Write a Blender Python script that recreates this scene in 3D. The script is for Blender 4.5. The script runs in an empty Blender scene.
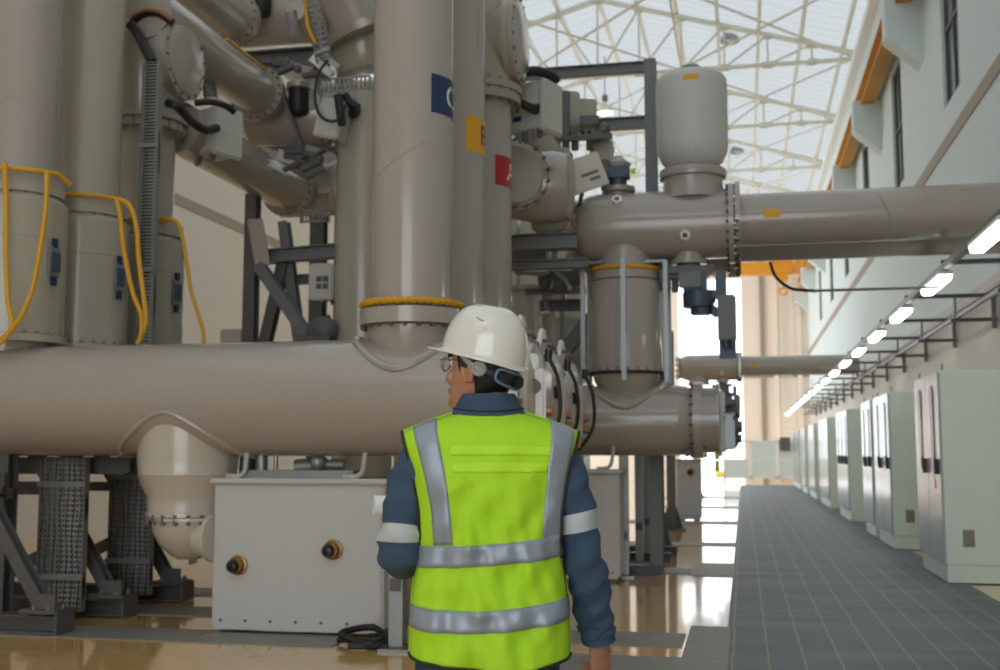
import bpy, bmesh, math, random
from mathutils import Vector, Matrix
random.seed(7)
C = bpy.context.scene.collection
PI = math.pi
V = Vector
# ------------------------------------------------------------------ camera geometry
F, CX, CY, EYE = 1150.0, 500.0, 335.0, 1.38
PITCH = math.atan(118 / F)
YAW = math.atan(243 / (F / math.cos(PITCH)))
_cp, _sp, _cy, _sy = math.cos(PITCH), math.sin(PITCH), math.cos(YAW), math.sin(YAW)
FW, RT, UP = V((-_sy*_cp, _cy*_cp, _sp)), V((_cy, _sy, 0)), V((_sy*_sp, -_cy*_sp, _cp))
def at(x, y, X=None, Y=None, Z=None, D=None):
    """point of the place seen at a pixel of the photograph, on a given plane"""
    d = FW + RT*((x-CX)/F) + UP*((CY-y)/F)
    if X is not None: t = X/d.x
    elif Y is not None: t = Y/d.y
    elif Z is not None: t = (Z-EYE)/d.z
    else: t = D
    return V((d.x*t, d.y*t, EYE+d.z*t))
# ------------------------------------------------------------------ materials
def srgb(r, g, b):
    f = lambda c: (c/255/12.92) if c/255 <= .04045 else ((c/255+.055)/1.055)**2.4
    return (f(r), f(g), f(b), 1)
def new_mat(name):
    m = bpy.data.materials.new(name); m.use_nodes = True
    nt = m.node_tree; b = nt.nodes['Principled BSDF']
    return m, nt, b
def paint(name, rgb, rough=.4, metal=0, var=.06, scale=3, bump=0, bscale=60, coat=0, spec=.5):
    m, nt, b = new_mat(name)
    c = srgb(*rgb)
    tc = nt.nodes.new('ShaderNodeTexCoord')
    n = nt.nodes.new('ShaderNodeTexNoise'); n.inputs['Scale'].default_value = scale; n.inputs['Detail'].default_value = 4
    nt.links.new(tc.outputs['Object'], n.inputs['Vector'])
    mx = nt.nodes.new('ShaderNodeMix'); mx.data_type = 'RGBA'
    nt.links.new(n.outputs['Fac'], mx.inputs[0])
    mx.inputs[6].default_value = tuple(x*(1-var) for x in c[:3])+(1,)
    mx.inputs[7].default_value = tuple(min(1, x*(1+var)) for x in c[:3])+(1,)
    nt.links.new(mx.outputs[2], b.inputs['Base Color'])
    b.inputs['Roughness'].default_value = rough; b.inputs['Metallic'].default_value = metal
    b.inputs['Coat Weight'].default_value = coat; b.inputs['Coat Roughness'].default_value = .12
    b.inputs['Specular IOR Level'].default_value = spec
    if bump:
        n2 = nt.nodes.new('ShaderNodeTexNoise'); n2.inputs['Scale'].default_value = bscale; n2.inputs['Detail'].default_value = 3
        nt.links.new(tc.outputs['Object'], n2.inputs['Vector'])
        bp = nt.nodes.new('ShaderNodeBump'); bp.inputs['Strength'].default_value = bump; bp.inputs['Distance'].default_value = .01
        nt.links.new(n2.outputs['Fac'], bp.inputs['Height']); nt.links.new(bp.outputs['Normal'], b.inputs['Normal'])
    return m
def glow(name, rgb, s):
    m, nt, b = new_mat(name)
    b.inputs['Base Color'].default_value = srgb(*rgb); b.inputs['Emission Color'].default_value = srgb(*rgb)
    b.inputs['Emission Strength'].default_value = s
    return m
M = {}
M['gis'] = paint('tank_paint', (168, 160, 151), .22, var=.03, coat=.6)
M['gis_cream'] = paint('cream_tank_paint', (196, 188, 174), .2, var=.03, coat=.6)
M['gis_green'] = paint('greenish_grey_paint', (172, 167, 150), .25, var=.03, coat=.5)
M['box'] = paint('light_grey_powder_coat', (198, 197, 193), .45, var=.02)
M['ctrl'] = paint('pale_control_box_paint', (190, 190, 182), .4, var=.02)
M['steel'] = paint('dark_grey_steel_paint', (92, 92, 92), .45, var=.12, scale=8)
M['steel_mid'] = paint('mid_grey_steel_paint', (112, 114, 116), .45, var=.08, scale=6)
M['galv'] = paint('galvanised_steel', (150, 154, 154), .42, metal=.65, var=.12, scale=14)
M['tray'] = paint('galvanised_tray', (140, 140, 136), .45, metal=.25, var=.1, scale=14)
M['flange'] = paint('flange_metal', (160, 152, 140), .32, metal=.3, var=.06)
M['bolt'] = paint('bolt_metal', (110, 104, 96), .38, metal=.7, var=.1)
M['black'] = paint('black_rubber', (24, 24, 26), .5, var=.1)
M['black_gloss'] = paint('black_plastic', (18, 18, 20), .3, var=.1)
M['navy'] = paint('dark_blue_grey_casting', (66, 80, 98), .4, var=.1)
M['hose'] = paint('yellow_hose', (214, 160, 24), .45, var=.1, scale=20)
M['yellow'] = paint('yellow_label', (226, 166, 20), .5, var=.02)
M['orange'] = paint('orange_yellow_crane_paint', (232, 158, 32), .45, var=.05)
M['ochre'] = paint('ochre_rail_paint', (206, 150, 62), .55, var=.12)
M['blue'] = paint('blue_sticker', (26, 52, 92), .5, var=.02)
M['red'] = paint('red_sticker', (170, 24, 20), .5, var=.02)
M['white'] = paint('white_paint', (235, 236, 232), .45, var=.02)
M['brass'] = paint('brass', (150, 116, 66), .35, metal=.8, var=.1)
M['copper'] = paint('copper_tube', (170, 120, 84), .4, metal=.5, var=.1)
M['dark_glass'] = paint('dark_window_glass', (74, 80, 84), .12, var=.03)
M['wall'] = paint('wall_paint', (216, 228, 228), .75, var=.03, scale=.6)
M['wall_left'] = paint('cream_wall_paint', (226, 218, 206), .8, var=.03, scale=.5)
M['wall_far'] = paint('peach_wall_paint', (250, 237, 224), .8, var=.03, scale=.5)
M['stripe'] = paint('brown_grey_band', (164, 152, 136), .7, var=.05)
M['truss'] = paint('truss_paint', (226, 224, 208), .6, var=.06)
M['purlin'] = paint('purlin_paint', (238, 238, 230), .6, var=.04)
M['cab'] = paint('cabinet_paint', (224, 238, 226), .38, var=.02)
M['cab_door'] = paint('cabinet_door_paint', (168, 178, 184), .2, var=.03, coat=.4)
M['vent'] = paint('vent_grille', (150, 146, 134), .5, var=.05)
M['lamp'] = glow('lamp_tube', (255, 252, 244), 7)
M['lamp_hot'] = glow('lamp_bulb', (255, 238, 206), 14)
M['ground'] = paint('outside_concrete', (214, 210, 202), .8, var=.05)
M['plate'] = paint('trench_plate', (132, 130, 122), .5, var=.1, scale=5, bump=.25, bscale=90)
M['skin'] = paint('skin', (176, 126, 96), .5, var=.05, scale=12)
M['hair'] = paint('black_hair', (20, 17, 16), .5, var=.2, scale=60, bump=.4, bscale=160)
M['shirt'] = paint('blue_grey_cotton', (56, 78, 100), .85, var=.1, scale=9, bump=.25, bscale=240)
M['trousers'] = paint('navy_cotton', (48, 64, 84), .85, var=.1, scale=9, bump=.25, bscale=240)
M['vest'] = paint('fluorescent_yellow_fabric', (176, 226, 32), .75, var=.05, scale=10, bump=.25, bscale=300)
M['vest_bright'] = paint('bright_yellow_tape', (186, 236, 42), .7, var=.03, scale=10)
M['reflective'] = paint('silver_reflective_tape', (152, 161, 172), .42, metal=.25, var=.07, scale=14)
M['sleeve_tape'] = paint('pale_reflective_tape', (186, 192, 192), .5, var=.05, scale=14)
M['piping'] = paint('dark_piping', (38, 40, 34), .7, var=.1)
M['helmet'] = paint('white_helmet_shell', (222, 220, 208), .18, var=.02, coat=.8)
M['strap'] = paint('helmet_strap', (44, 46, 52), .5, var=.1)
M['strap_blue'] = paint('helmet_knob_blue', (92, 118, 150), .4, var=.05)
M['grey_plastic'] = paint('grey_plastic', (150, 150, 146), .5, var=.03)
M['paper'] = paint('white_paper', (236, 236, 234), .8, var=.02)
M['boot'] = paint('black_leather', (30, 27, 25), .4, var=.1)
M['eye'] = paint('eye_white', (225, 222, 215), .25, var=.02)
M['lip'] = paint('lip', (150, 88, 76), .5, var=.05)
M['tag_green'] = paint('lime_tag', (176, 204, 30), .5, var=.03)
def floor_mat():
    m, nt, b = new_mat('epoxy_floor')
    tc = nt.nodes.new('ShaderNodeTexCoord')
    n = nt.nodes.new('ShaderNodeTexNoise'); n.inputs['Scale'].default_value = .9; n.inputs['Detail'].default_value = 5
    nt.links.new(tc.outputs['Object'], n.inputs['Vector'])
    r = nt.nodes.new('ShaderNodeValToRGB')
    r.color_ramp.elements[0].position = .3; r.color_ramp.elements[0].color = srgb(212, 164, 90)
    r.color_ramp.elements[1].position = .75; r.color_ramp.elements[1].color = srgb(224, 182, 112)
    nt.links.new(n.outputs['Fac'], r.inputs['Fac']); nt.links.new(r.outputs['Color'], b.inputs['Base Color'])
    n2 = nt.nodes.new('ShaderNodeTexNoise'); n2.inputs['Scale'].default_value = 5; n2.inputs['Detail'].default_value = 2
    nt.links.new(tc.outputs['Object'], n2.inputs['Vector'])
    bp = nt.nodes.new('ShaderNodeBump'); bp.inputs['Strength'].default_value = .05; bp.inputs['Distance'].default_value = .01
    nt.links.new(n2.outputs['Fac'], bp.inputs['Height']); nt.links.new(bp.outputs['Normal'], b.inputs['Normal'])
    b.inputs['Roughness'].default_value = .13; b.inputs['Coat Weight'].default_value = .6; b.inputs['Coat Roughness'].default_value = .05
    return m
M['dado'] = paint('lower_wall_paint', (212, 206, 198), .8, var=.06, scale=.8)
M['floor'] = floor_mat()
def carpet_mat():
    m, nt, b = new_mat('grey_mat')
    L = nt.links.new
    tc = nt.nodes.new('ShaderNodeTexCoord')
    sx = nt.nodes.new('ShaderNodeSeparateXYZ'); L(tc.outputs['Object'], sx.inputs[0])
    def math_(op, a, c=None):
        n = nt.nodes.new('ShaderNodeMath'); n.operation = op
        for i, q in enumerate((a, c)):
            if q is None: continue
            if isinstance(q, (int, float)): n.inputs[i].default_value = q
            else: L(q, n.inputs[i])
        return n.outputs[0]
    wob = nt.nodes.new('ShaderNodeTexNoise'); wob.inputs['Scale'].default_value = 2.2; L(tc.outputs['Object'], wob.inputs['Vector'])
    xw = math_('ADD', sx.outputs[0], math_('MULTIPLY', math_('SUBTRACT', wob.outputs['Fac'], .5), .03))
    fx = math_('PINGPONG', xw, .1175)
    line = math_('LESS_THAN', fx, .0075)
    fy = math_('PINGPONG', sx.outputs[1], .25)
    joint = math_('LESS_THAN', fy, .012)
    n = nt.nodes.new('ShaderNodeTexNoise'); n.inputs['Scale'].default_value = 1.3; n.inputs['Detail'].default_value = 8
    mp = nt.nodes.new('ShaderNodeMapping'); mp.inputs['Scale'].default_value = (.45, 2.2, 1); L(tc.outputs['Object'], mp.inputs['Vector']); L(mp.outputs[0], n.inputs['Vector'])
    r = nt.nodes.new('ShaderNodeValToRGB')
    r.color_ramp.elements[0].position = .3; r.color_ramp.elements[0].color = srgb(82, 92, 98)
    r.color_ramp.elements[1].position = .7; r.color_ramp.elements[1].color = srgb(108, 119, 124)
    L(n.outputs['Fac'], r.inputs['Fac'])
    m1 = nt.nodes.new('ShaderNodeMix'); m1.data_type = 'RGBA'
    L(math_('MULTIPLY', joint, .18), m1.inputs[0]); L(r.outputs['Color'], m1.inputs[6]); m1.inputs[7].default_value = srgb(78, 86, 92)
    m2 = nt.nodes.new('ShaderNodeMix'); m2.data_type = 'RGBA'
    L(math_('MULTIPLY', line, .8), m2.inputs[0]); L(m1.outputs[2], m2.inputs[6]); m2.inputs[7].default_value = srgb(150, 144, 122)
    L(m2.outputs[2], b.inputs['Base Color'])
    b.inputs['Roughness'].default_value = .55
    n3 = nt.nodes.new('ShaderNodeTexNoise'); n3.inputs['Scale'].default_value = 220; L(tc.outputs['Object'], n3.inputs['Vector'])
    bp = nt.nodes.new('ShaderNodeBump'); bp.inputs['Strength'].default_value = .3; bp.inputs['Distance'].default_value = .004
    L(n3.outputs['Fac'], bp.inputs['Height']); L(bp.outputs['Normal'], b.inputs['Normal'])
    return m
M['carpet'] = carpet_mat()
def roof_mat():
    m, nt, b = new_mat('translucent_roof_sheet')
    L = nt.links.new; out = nt.nodes['Material Output']
    tc = nt.nodes.new('ShaderNodeTexCoord'); sx = nt.nodes.new('ShaderNodeSeparateXYZ'); L(tc.outputs['Object'], sx.inputs[0])
    w = nt.nodes.new('ShaderNodeTexWave'); w.wave_type = 'BANDS'; w.bands_direction = 'Y'; w.inputs['Scale'].default_value = 2.6
    L(tc.outputs['Object'], w.inputs['Vector'])
    mx = nt.nodes.new('ShaderNodeMix'); mx.data_type = 'RGBA'; L(w.outputs['Fac'], mx.inputs[0])
    mx.inputs[6].default_value = (.25, .245, .24, 1); mx.inputs[7].default_value = (.36, .355, .345, 1)
    t = nt.nodes.new('ShaderNodeBsdfTranslucent'); d = nt.nodes.new('ShaderNodeBsdfDiffuse')
    L(mx.outputs[2], t.inputs['Color']); L(mx.outputs[2], d.inputs['Color'])
    s = nt.nodes.new('ShaderNodeMixShader'); s.inputs[0].default_value = .22
    L(t.outputs[0], s.inputs[1]); L(d.outputs[0], s.inputs[2]); L(s.outputs[0], out.inputs['Surface'])
    return m
M['roof'] = roof_mat()
def lens_mat():
    m, nt, b = new_mat('clear_lens')
    b.inputs['Transmission Weight'].default_value = 1; b.inputs['Roughness'].default_value = .02; b.inputs['IOR'].default_value = 1.1
    return m
M['lens'] = lens_mat()
# ------------------------------------------------------------------ mesh builder
def frame_of(d):
    d = d.normalized()
    a = V((0, 0, 1)) if abs(d.z) < .9 else V((1, 0, 0))
    u = a.cross(d).normalized()
    return d, u, d.cross(u)
class MB:
    def __init__(s): s.v, s.f = [], []
    def add(s, vs, fs):
        o = len(s.v); s.v += [V(p) for p in vs]; s.f += [tuple(i+o for i in q) for q in fs]; return s
    def box(s, x0, x1, y0, y1, z0, z1):
        return s.add([(x, y, z) for x in (x0, x1) for y in (y0, y1) for z in (z0, z1)],
                     [(0, 1, 3, 2), (4, 6, 7, 5), (0, 4, 5, 1), (2, 3, 7, 6), (0, 2, 6, 4), (1, 5, 7, 3)])
    def cbox(s, c, sz, R=None):
        hx, hy, hz = sz[0]/2, sz[1]/2, sz[2]/2; c = V(c); R = R or Matrix.Identity(3)
        return s.add([c + R @ V((x, y, z)) for x in (-hx, hx) for y in (-hy, hy) for z in (-hz, hz)],
                     [(0, 1, 3, 2), (4, 6, 7, 5), (0, 4, 5, 1), (2, 3, 7, 6), (0, 2, 6, 4), (1, 5, 7, 3)])
    def prism(s, poly, p0, p1, upv=(0, 0, 1)):
        """2-D polygon (u, v) swept from p0 to p1"""
        p0, p1 = V(p0), V(p1); d = (p1-p0).normalized(); upv = V(upv)
        if abs(d.dot(upv)) > .99: upv = V((0, 1, 0))
        u = d.cross(upv).normalized(); w = u.cross(d)
        n = len(poly)
        vs = [p0+u*a+w*b for a, b in poly]+[p1+u*a+w*b for a, b in poly]
        fs = [(i, (i+1) % n, n+(i+1) % n, n+i) for i in range(n)]+[tuple(range(n-1, -1, -1)), tuple(range(n, 2*n))]
        return s.add(vs, fs)
    def beam(s, p0, p1, w, h, upv=(0, 0, 1)):
        return s.prism([(-w/2, -h/2), (w/2, -h/2), (w/2, h/2), (-w/2, h/2)], p0, p1, upv)
    def hbeam(s, p0, p1, w, h, t=.012, upv=(0, 0, 1)):
        a, b, k = w/2, h/2, t/2
        return s.prism([(-a, -b), (a, -b), (a, -b+t), (k, -b+t), (k, b-t), (a, b-t), (a, b), (-a, b), (-a, b-t), (-k, b-t), (-k, -b+t), (-a, -b+t)], p0, p1, upv)
    def channel(s, p0, p1, w, h, t=.006, upv=(0, 0, 1)):
        a, b = w/2, h/2
        return s.prism([(-a, -b), (a, -b), (a, -b+t), (-a+t, -b+t), (-a+t, b-t), (a, b-t), (a, b), (-a, b)], p0, p1, upv)
    def lathe(s, p0, d, prof, n=40):
        p0 = V(p0); d, u, w = frame_of(V(d)); vs, fs = [], []
        for t, r in prof:
            for k in range(n):
                a = 2*PI*k/n; vs.append(p0+d*t+(u*math.cos(a)+w*math.sin(a))*max(r, 1e-4))
        for i in range(len(prof)-1):
            for k in range(n):
                j = (k+1) % n; fs.append((i*n+k, i*n+j, (i+1)*n+j, (i+1)*n+k))
        m = (len(prof)-1)*n
        fs += [tuple(range(n-1, -1, -1)), tuple(range(m, m+n))]
        return s.add(vs, fs)
    def cyl(s, p0, p1, r, n=24, r1=None):
        p0, p1 = V(p0), V(p1); L = (p1-p0).length
        return s.lathe(p0, p1-p0, [(0, r), (L, r if r1 is None else r1)], n)
    def tube(s, pts, r, n=10, sub=6, closed=False):
        P = [V(p) for p in pts]
        if sub > 1 and len(P) > 2:
            Q = []; m = len(P); rng = m if closed else m-1
            for i in range(rng):
                a, b, c, e = (P[(i-1) % m], P[i], P[(i+1) % m], P[(i+2) % m]) if closed else (P[max(i-1, 0)], P[i], P[i+1], P[min(i+2, m-1)])
                for k in range(sub):
                    t = k/sub
                    Q.append(.5*((2*b)+(c-a)*t+(2*a-5*b+4*c-e)*t*t+(3*b-a-3*c+e)*t**3))
            if not closed: Q.append(P[-1])
            P = Q
        m = len(P); vs, fs = [], []; u = None
        for i, p in enumerate(P):
            d = (P[(i+1) % m]-P[i-1]) if closed else (P[min(i+1, m-1)]-P[max(i-1, 0)])
            d.normalize()
            if u is None: u = frame_of(d)[1]
            u = (u-d*u.dot(d)).normalized(); w = d.cross(u)
            rr = r[min(i, len(r)-1)] if isinstance(r, (list, tuple)) else r
            for k in range(n):
                a = 2*PI*k/n; vs.append(p+(u*math.cos(a)+w*math.sin(a))*rr)
        for i in range(m if closed else m-1):
            i2 = (i+1) % m
            for k in range(n):
                j = (k+1) % n; fs.append((i*n+k, i*n+j, i2*n+j, i2*n+k))
        if not closed: fs += [tuple(range(n-1, -1, -1)), tuple(range((m-1)*n, m*n))]
        return s.add(vs, fs)
    def ring(s, c, axis, R, r, n=12, N=48):
        c = V(c); d, u, w = frame_of(V(axis))
        return s.tube([c+(u*math.cos(2*PI*k/N)+w*math.sin(2*PI*k/N))*R for k in range(N)], r, n, 1, True)
    def sphere(s, c, r, n=24, m=14, R=None):
        c = V(c); r = V(r) if not isinstance(r, (int, float)) else V((r, r, r)); R = R or Matrix.Identity(3)
        vs, fs = [], []
        for i in range(m+1):
            th = PI*min(max(i, .02), m-.02)/m
            for k in range(n):
                a = 2*PI*k/n; vs.append(c+R @ V((r.x*math.sin(th)*math.cos(a), r.y*math.sin(th)*math.sin(a), r.z*math.cos(th))))
        for i in range(m):
            for k in range(n):
                j = (k+1) % n; fs.append((i*n+k, (i+1)*n+k, (i+1)*n+j, i*n+j))
        fs += [tuple(range(n)), tuple(range((m+1)*n-1, m*n-1, -1))]
        return s.add(vs, fs)
    def capsule(s, p0, p1, r0, r1, n=14):
        s.cyl(p0, p1, r0, n, r1); s.sphere(p0, r0, n, 8); s.sphere(p1, r1, n, 8); return s
    def bolts(s, c, axis, R, n, r=.016, h=.03):
        c = V(c); d, u, w = frame_of(V(axis))
        for k in range(n):
            a = 2*PI*(k+.5)/n; p = c+(u*math.cos(a)+w*math.sin(a))*R
            s.lathe(p-d*h/2, d, [(0, r), (h, r)], 6)
        return s.ring(c, axis, R, min(.006, r*.5), 6, 48)
    def loft(s, rings, caps=True):
        n = len(rings[0]); vs = [p for r in rings for p in r]; fs = []
        for i in range(len(rings)-1):
            for k in range(n):
                j = (k+1) % n; fs.append((i*n+k, i*n+j, (i+1)*n+j, (i+1)*n+k))
        if caps: fs += [tuple(range(n-1, -1, -1)), tuple(range((len(rings)-1)*n, len(rings)*n))]
        return s.add(vs, fs)
    def grid(s, rows):
        n = len(rows[0]); vs = [p for r in rows for p in r]
        return s.add(vs, [(i*n+k, i*n+k+1, (i+1)*n+k+1, (i+1)*n+k) for i in range(len(rows)-1) for k in range(n-1)])
    def perf(s, o, ux, uz, w, h, nx, nz, fx=.6, fz=.35):
        """sheet with real slots: o corner, ux/uz unit directions"""
        o, ux, uz = V(o), V(ux), V(uz); cw, ch = w/nx, h/nz; g = ch*(1-fz); e = cw*(1-fx)
        q = lambda a, b, c, d: s.add([o+ux*a+uz*c, o+ux*b+uz*c, o+ux*b+uz*d, o+ux*a+uz*d], [(0, 1, 2, 3)])
        for j in range(nz+1): q(0, w, max(0, j*ch-g/2), min(h, j*ch+g/2))
        for j in range(nz):
            z0, z1 = j*ch+g/2, (j+1)*ch-g/2
            for i in range(nx+1): q(max(0, i*cw-e/2), min(w, i*cw+e/2), z0, z1)
        return s
    def saddle(s, X, rx, ry, Y, zc, rp, r, sgn=1, N=56):
        """weld bead where a vertical branch meets a pipe lying along X"""
        pts = []
        for k in range(N):
            a = 2*PI*k/N; dy = ry*math.sin(a)
            pts.append((X+rx*math.cos(a), Y+dy, zc+sgn*math.sqrt(max(rp*rp-dy*dy, 1e-4))))
        return s.tube(pts, r, 8, 1, True)
    def xf(s, m):
        s.v = [m @ p for p in s.v]; return s
    def mesh(s, name, bevel=0, segs=2, angle=35, org=V((0, 0, 0)), fix=True):
        me = bpy.data.meshes.new(name); me.from_pydata([tuple(p-org) for p in s.v], [], s.f)
        bm = bmesh.new(); bm.from_mesh(me)
        if bevel:
            bmesh.ops.recalc_face_normals(bm, faces=bm.faces)
            ed = [e for e in bm.edges if len(e.link_faces) == 2 and e.calc_face_angle(0) > .6]
            bmesh.ops.bevel(bm, geom=ed, offset=bevel, segments=segs, affect='EDGES', clamp_overlap=True)
        if fix: bmesh.ops.recalc_face_normals(bm, faces=bm.faces)
        bm.to_mesh(me); bm.free()
        me.polygons.foreach_set('use_smooth', [True]*len(me.polygons))
        me.set_sharp_from_angle(angle=math.radians(angle)); me.update()
        return me
# ------------------------------------------------------------------ objects
def root_of(o):
    while o.parent: o = o.parent
    return o
def thing(name, label, cat, loc=(0, 0, 0), group=None):
    o = bpy.data.objects.new(name, None); C.objects.link(o); o.location = loc
    o.empty_display_size = .2; o['label'] = label; o['category'] = cat; o['kind'] = 'thing'
    if group: o['group'] = group
    return o
def part(name, mb, mat, parent, label=None, kind=None, **k):
    org = V(root_of(parent).location)
    me = mb.mesh(name, org=org, **k); me.materials.append(M[mat] if isinstance(mat, str) else mat)
    o = bpy.data.objects.new(name, me); C.objects.link(o); o.parent = parent
    if label: o['label'] = label
    if kind: o['kind'] = kind
    return o
def single(name, mb, mat, label, cat, group=None, **k):
    zs = min(p.z for p in mb.v); n = len(mb.v)
    org = V((sum(p.x for p in mb.v)/n, sum(p.y for p in mb.v)/n, zs))
    me = mb.mesh(name, org=org, **k); me.materials.append(M[mat] if isinstance(mat, str) else mat)
    o = bpy.data.objects.new(name, me); C.objects.link(o); o.location = org
    o['label'] = label; o['category'] = cat; o['kind'] = 'thing'
    if group: o['group'] = group
    return o
def struct(name, mb, mat, parent=None, **k):
    org = V(parent.location) if parent else V((0, 0, 0))
    me = mb.mesh(name, org=org, **k); me.materials.append(M[mat] if isinstance(mat, str) else mat)
    o = bpy.data.objects.new(name, me); C.objects.link(o); o['kind'] = 'structure'
    if parent: o.parent = parent
    return o
def copy_tree(o, parent=None):
    c = o.copy(); C.objects.link(c); c.parent = parent
    for ch in list(o.children): copy_tree(ch, c)
    return c
def dup(o, loc, label, group=None):
    c = copy_tree(o); c.location = loc; c['label'] = label
    if group: c['group'] = group
    return c
ORD = 'first second third fourth fifth sixth seventh eighth ninth tenth eleventh twelfth thirteenth fourteenth fifteenth sixteenth seventeenth eighteenth nineteenth twentieth'.split()
def text_mesh(txt, size):
    cu = bpy.data.curves.new('lettering', 'FONT'); cu.body = txt; cu.size = size; cu.align_x = 'CENTER'; cu.align_y = 'CENTER'; cu.extrude = 0; cu.offset = size*.012
    ob = bpy.data.objects.new('lettering', cu); C.objects.link(ob)
    dg = bpy.context.evaluated_depsgraph_get(); dg.update()
    me = bpy.data.meshes.new_from_object(ob.evaluated_get(dg))
    vs = [v.co.copy() for v in me.vertices]; fs = [tuple(p.vertices) for p in me.polygons]
    bpy.data.objects.remove(ob); bpy.data.meshes.remove(me); bpy.data.curves.remove(cu)
    return vs, fs
# ================================================================== THE HALL
XL, XR, YB, YF, ZE = -11.2, 3.35, -8.0, 60.0, 12.6
XM, ZR = (XL+XR)/2, 14.75
def roof_z(x): return ZE+(ZR-ZE)*(1-abs(x-XM)/(XR-XM))
struct('floor', MB().box(XL-.3, XR+.3, YB, YF, -.25, 0), 'floor')
struct('floor_outside', MB().box(-40, 30, YF, 120, -.3, -.02), 'ground')
# right wall with its window openings
wr = MB(); WZ0, WZ1 = 6.98, 9.6
wins = [(18.05+6.27*k, 19.5+6.27*k) for k in range(-1, 6)]
wr.box(XR, XR+.3, YB, YF, 0, WZ0); wr.box(XR, XR+.3, YB, YF, WZ1, ZE)
e = YB
for a, b in wins: wr.box(XR, XR+.3, e, a, WZ0, WZ1); e = b
wr.box(XR, XR+.3, e, YF, WZ0, WZ1)
struct('wall_right', wr, 'wall')
for i, (a, b) in enumerate(wins):
    t = thing('window_%d' % (i+1), 'window', 'window', (XR+.2, (a+b)/2, WZ0)); del t['label']; del t['category']; t['kind'] = 'structure'
    fr = MB()
    for y0, y1, z0, z1 in ((a, b, WZ0, WZ0+.08), (a, b, WZ1-.08, WZ1), (a, a+.07, WZ0, WZ1), (b-.07, b, WZ0, WZ1), ((a+b)/2-.03, (a+b)/2+.03, WZ0, WZ1), (a, b, 8.25, 8.31)):
        fr.box(XR+.05, XR+.13, y0, y1, z0, z1)
    struct('window_frame', fr, 'steel', t)
    struct('window_pane', MB().box(XR+.08, XR+.10, a+.05, b-.05, WZ0+.05, WZ1-.05), 'dark_glass', t)
struct('trim_1', MB().box(XR-.02, XR, YB, YF, 6.27, 6.49), 'stripe')
wl = MB(); wl.box(XL-.3, XL, YB, 39, 0, 7.6); wl.box(XL-.3, XL, 59, YF, 0, 7.6); wl.box(XL-.3, XL, YB, YF, 12.0, ZE); wl.box(XL-.3, XL, YB, 33.0, 7.6, 12.0)  # high and far openings are added, out of view, to let daylight in
for k in range(3, 9): wl.box(XL-.3, XL, 16.9+5.2*k, 17.4+5.2*k, 7.6, 12.0)
wl.box(XL-.3, XL, 39, 59, 7.3, 7.7)
struct('wall_left', wl, 'wall_left')
struct('trim_2', MB().box(XL, XL+.02, YB, YF, 6.42, 6.64), 'stripe')
# far wall round its tall doorway
DX0, DX1, DZ = -3.15, .06, 10.35
wf = MB()
wf.prism([(XL-XM, 0), (DX0-XM, 0), (DX0-XM, roof_z(DX0)), (XL-XM, ZE)], (XM, YF, 0), (XM, YF+.3, 0))
wf.prism([(DX1-XM, 0), (XR-XM, 0), (XR-XM, ZE), (DX1-XM, roof_z(DX1))], (XM, YF, 0), (XM, YF+.3, 0))
wf.prism([(DX0-XM, DZ), (DX1-XM, DZ), (DX1-XM, roof_z(DX1)), (0, ZR), (DX0-XM, roof_z(DX0))] if DX0 < XM else [(DX0-XM, DZ), (DX1-XM, DZ), (DX1-XM, roof_z(DX1)), (DX0-XM, roof_z(DX0))], (XM, YF, 0), (XM, YF+.3, 0))
struct('wall_far', wf, 'wall_far')
for i, x in enumerate((1.1, 1.75, 2.9)):
    struct('trim_%d' % (3+i), MB().box(x-.12, x+.12, YF-.14, YF, 0, 12.6), 'stripe' if i == 0 else 'wall_far')
struct('trim_6', MB().box(DX1, XR, YF-.1, YF, 5.2, 5.35), 'stripe')
# back wall behind the photographer with its own wide doorway
wb = MB(); wb.box(XL, -6.0, YB-.3, YB, 0, ZE); wb.box(2.6, XR, YB-.3, YB, 0, ZE); wb.box(-6.0, 2.6, YB-.3, YB, 7.0, ZE)
struct('wall_back', wb, 'wall_left')
# corrugated translucent roof, two slopes
def slope(name, xa, xb):
    rows = []; y = YB; k = 0
    while y < YF+.31:
        dz = (.0, .035, .035, 0)[k % 4]
        rows.append([(xa, y, roof_z(xa)+dz+.16), (xb, y, roof_z(xb)+dz+.16)]); y += (.10, .06, .10, .06)[k % 4]; k += 1
    o = struct(name, MB().grid(rows), 'roof', angle=20)
slope('ceiling', XM, XR+.3)
slope('ceiling.001', XL-.3, XM)
# purlins, trusses
for i in range(13):
    x = XL+.35+i*(XR-XL-.7)/12
    struct('roof_purlin', MB().box(x-.05, x+.05, YB, YF, roof_z(x)-.02, roof_z(x)+.15), 'purlin')
ty = [14.0+6.2*k for k in range(8)]
ZB = 12.35
for y in ty:
    m = MB(); n = 12; xs = [XL+(XR-XL)*k/n for k in range(n+1)]
    for a, b in ((xs[0], XM), (XM, xs[-1])):
        m.beam((a, y, roof_z(a)-.09), (b, y, roof_z(b)-.09), .12, .12)
    m.beam((xs[0], y, ZB), (xs[-1], y, ZB), .1, .1)
    for k in range(1, n):
        m.beam((xs[k], y, ZB), (xs[k], y, roof_z(xs[k])-.1), .06, .06)
        if k < n//2: m.beam((xs[k], y, roof_z(xs[k])-.1), (xs[k+1], y, ZB), .055, .055)
        elif k > n//2: m.beam((xs[k], y, roof_z(xs[k])-.1), (xs[k-1], y, ZB), .055, .055)
        m.cbox((xs[k], y, ZB), (.26, .03, .2)); m.cbox((xs[k], y, roof_z(xs[k])-.12), (.26, .03, .2))
    struct('roof_truss', m, 'truss')
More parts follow.
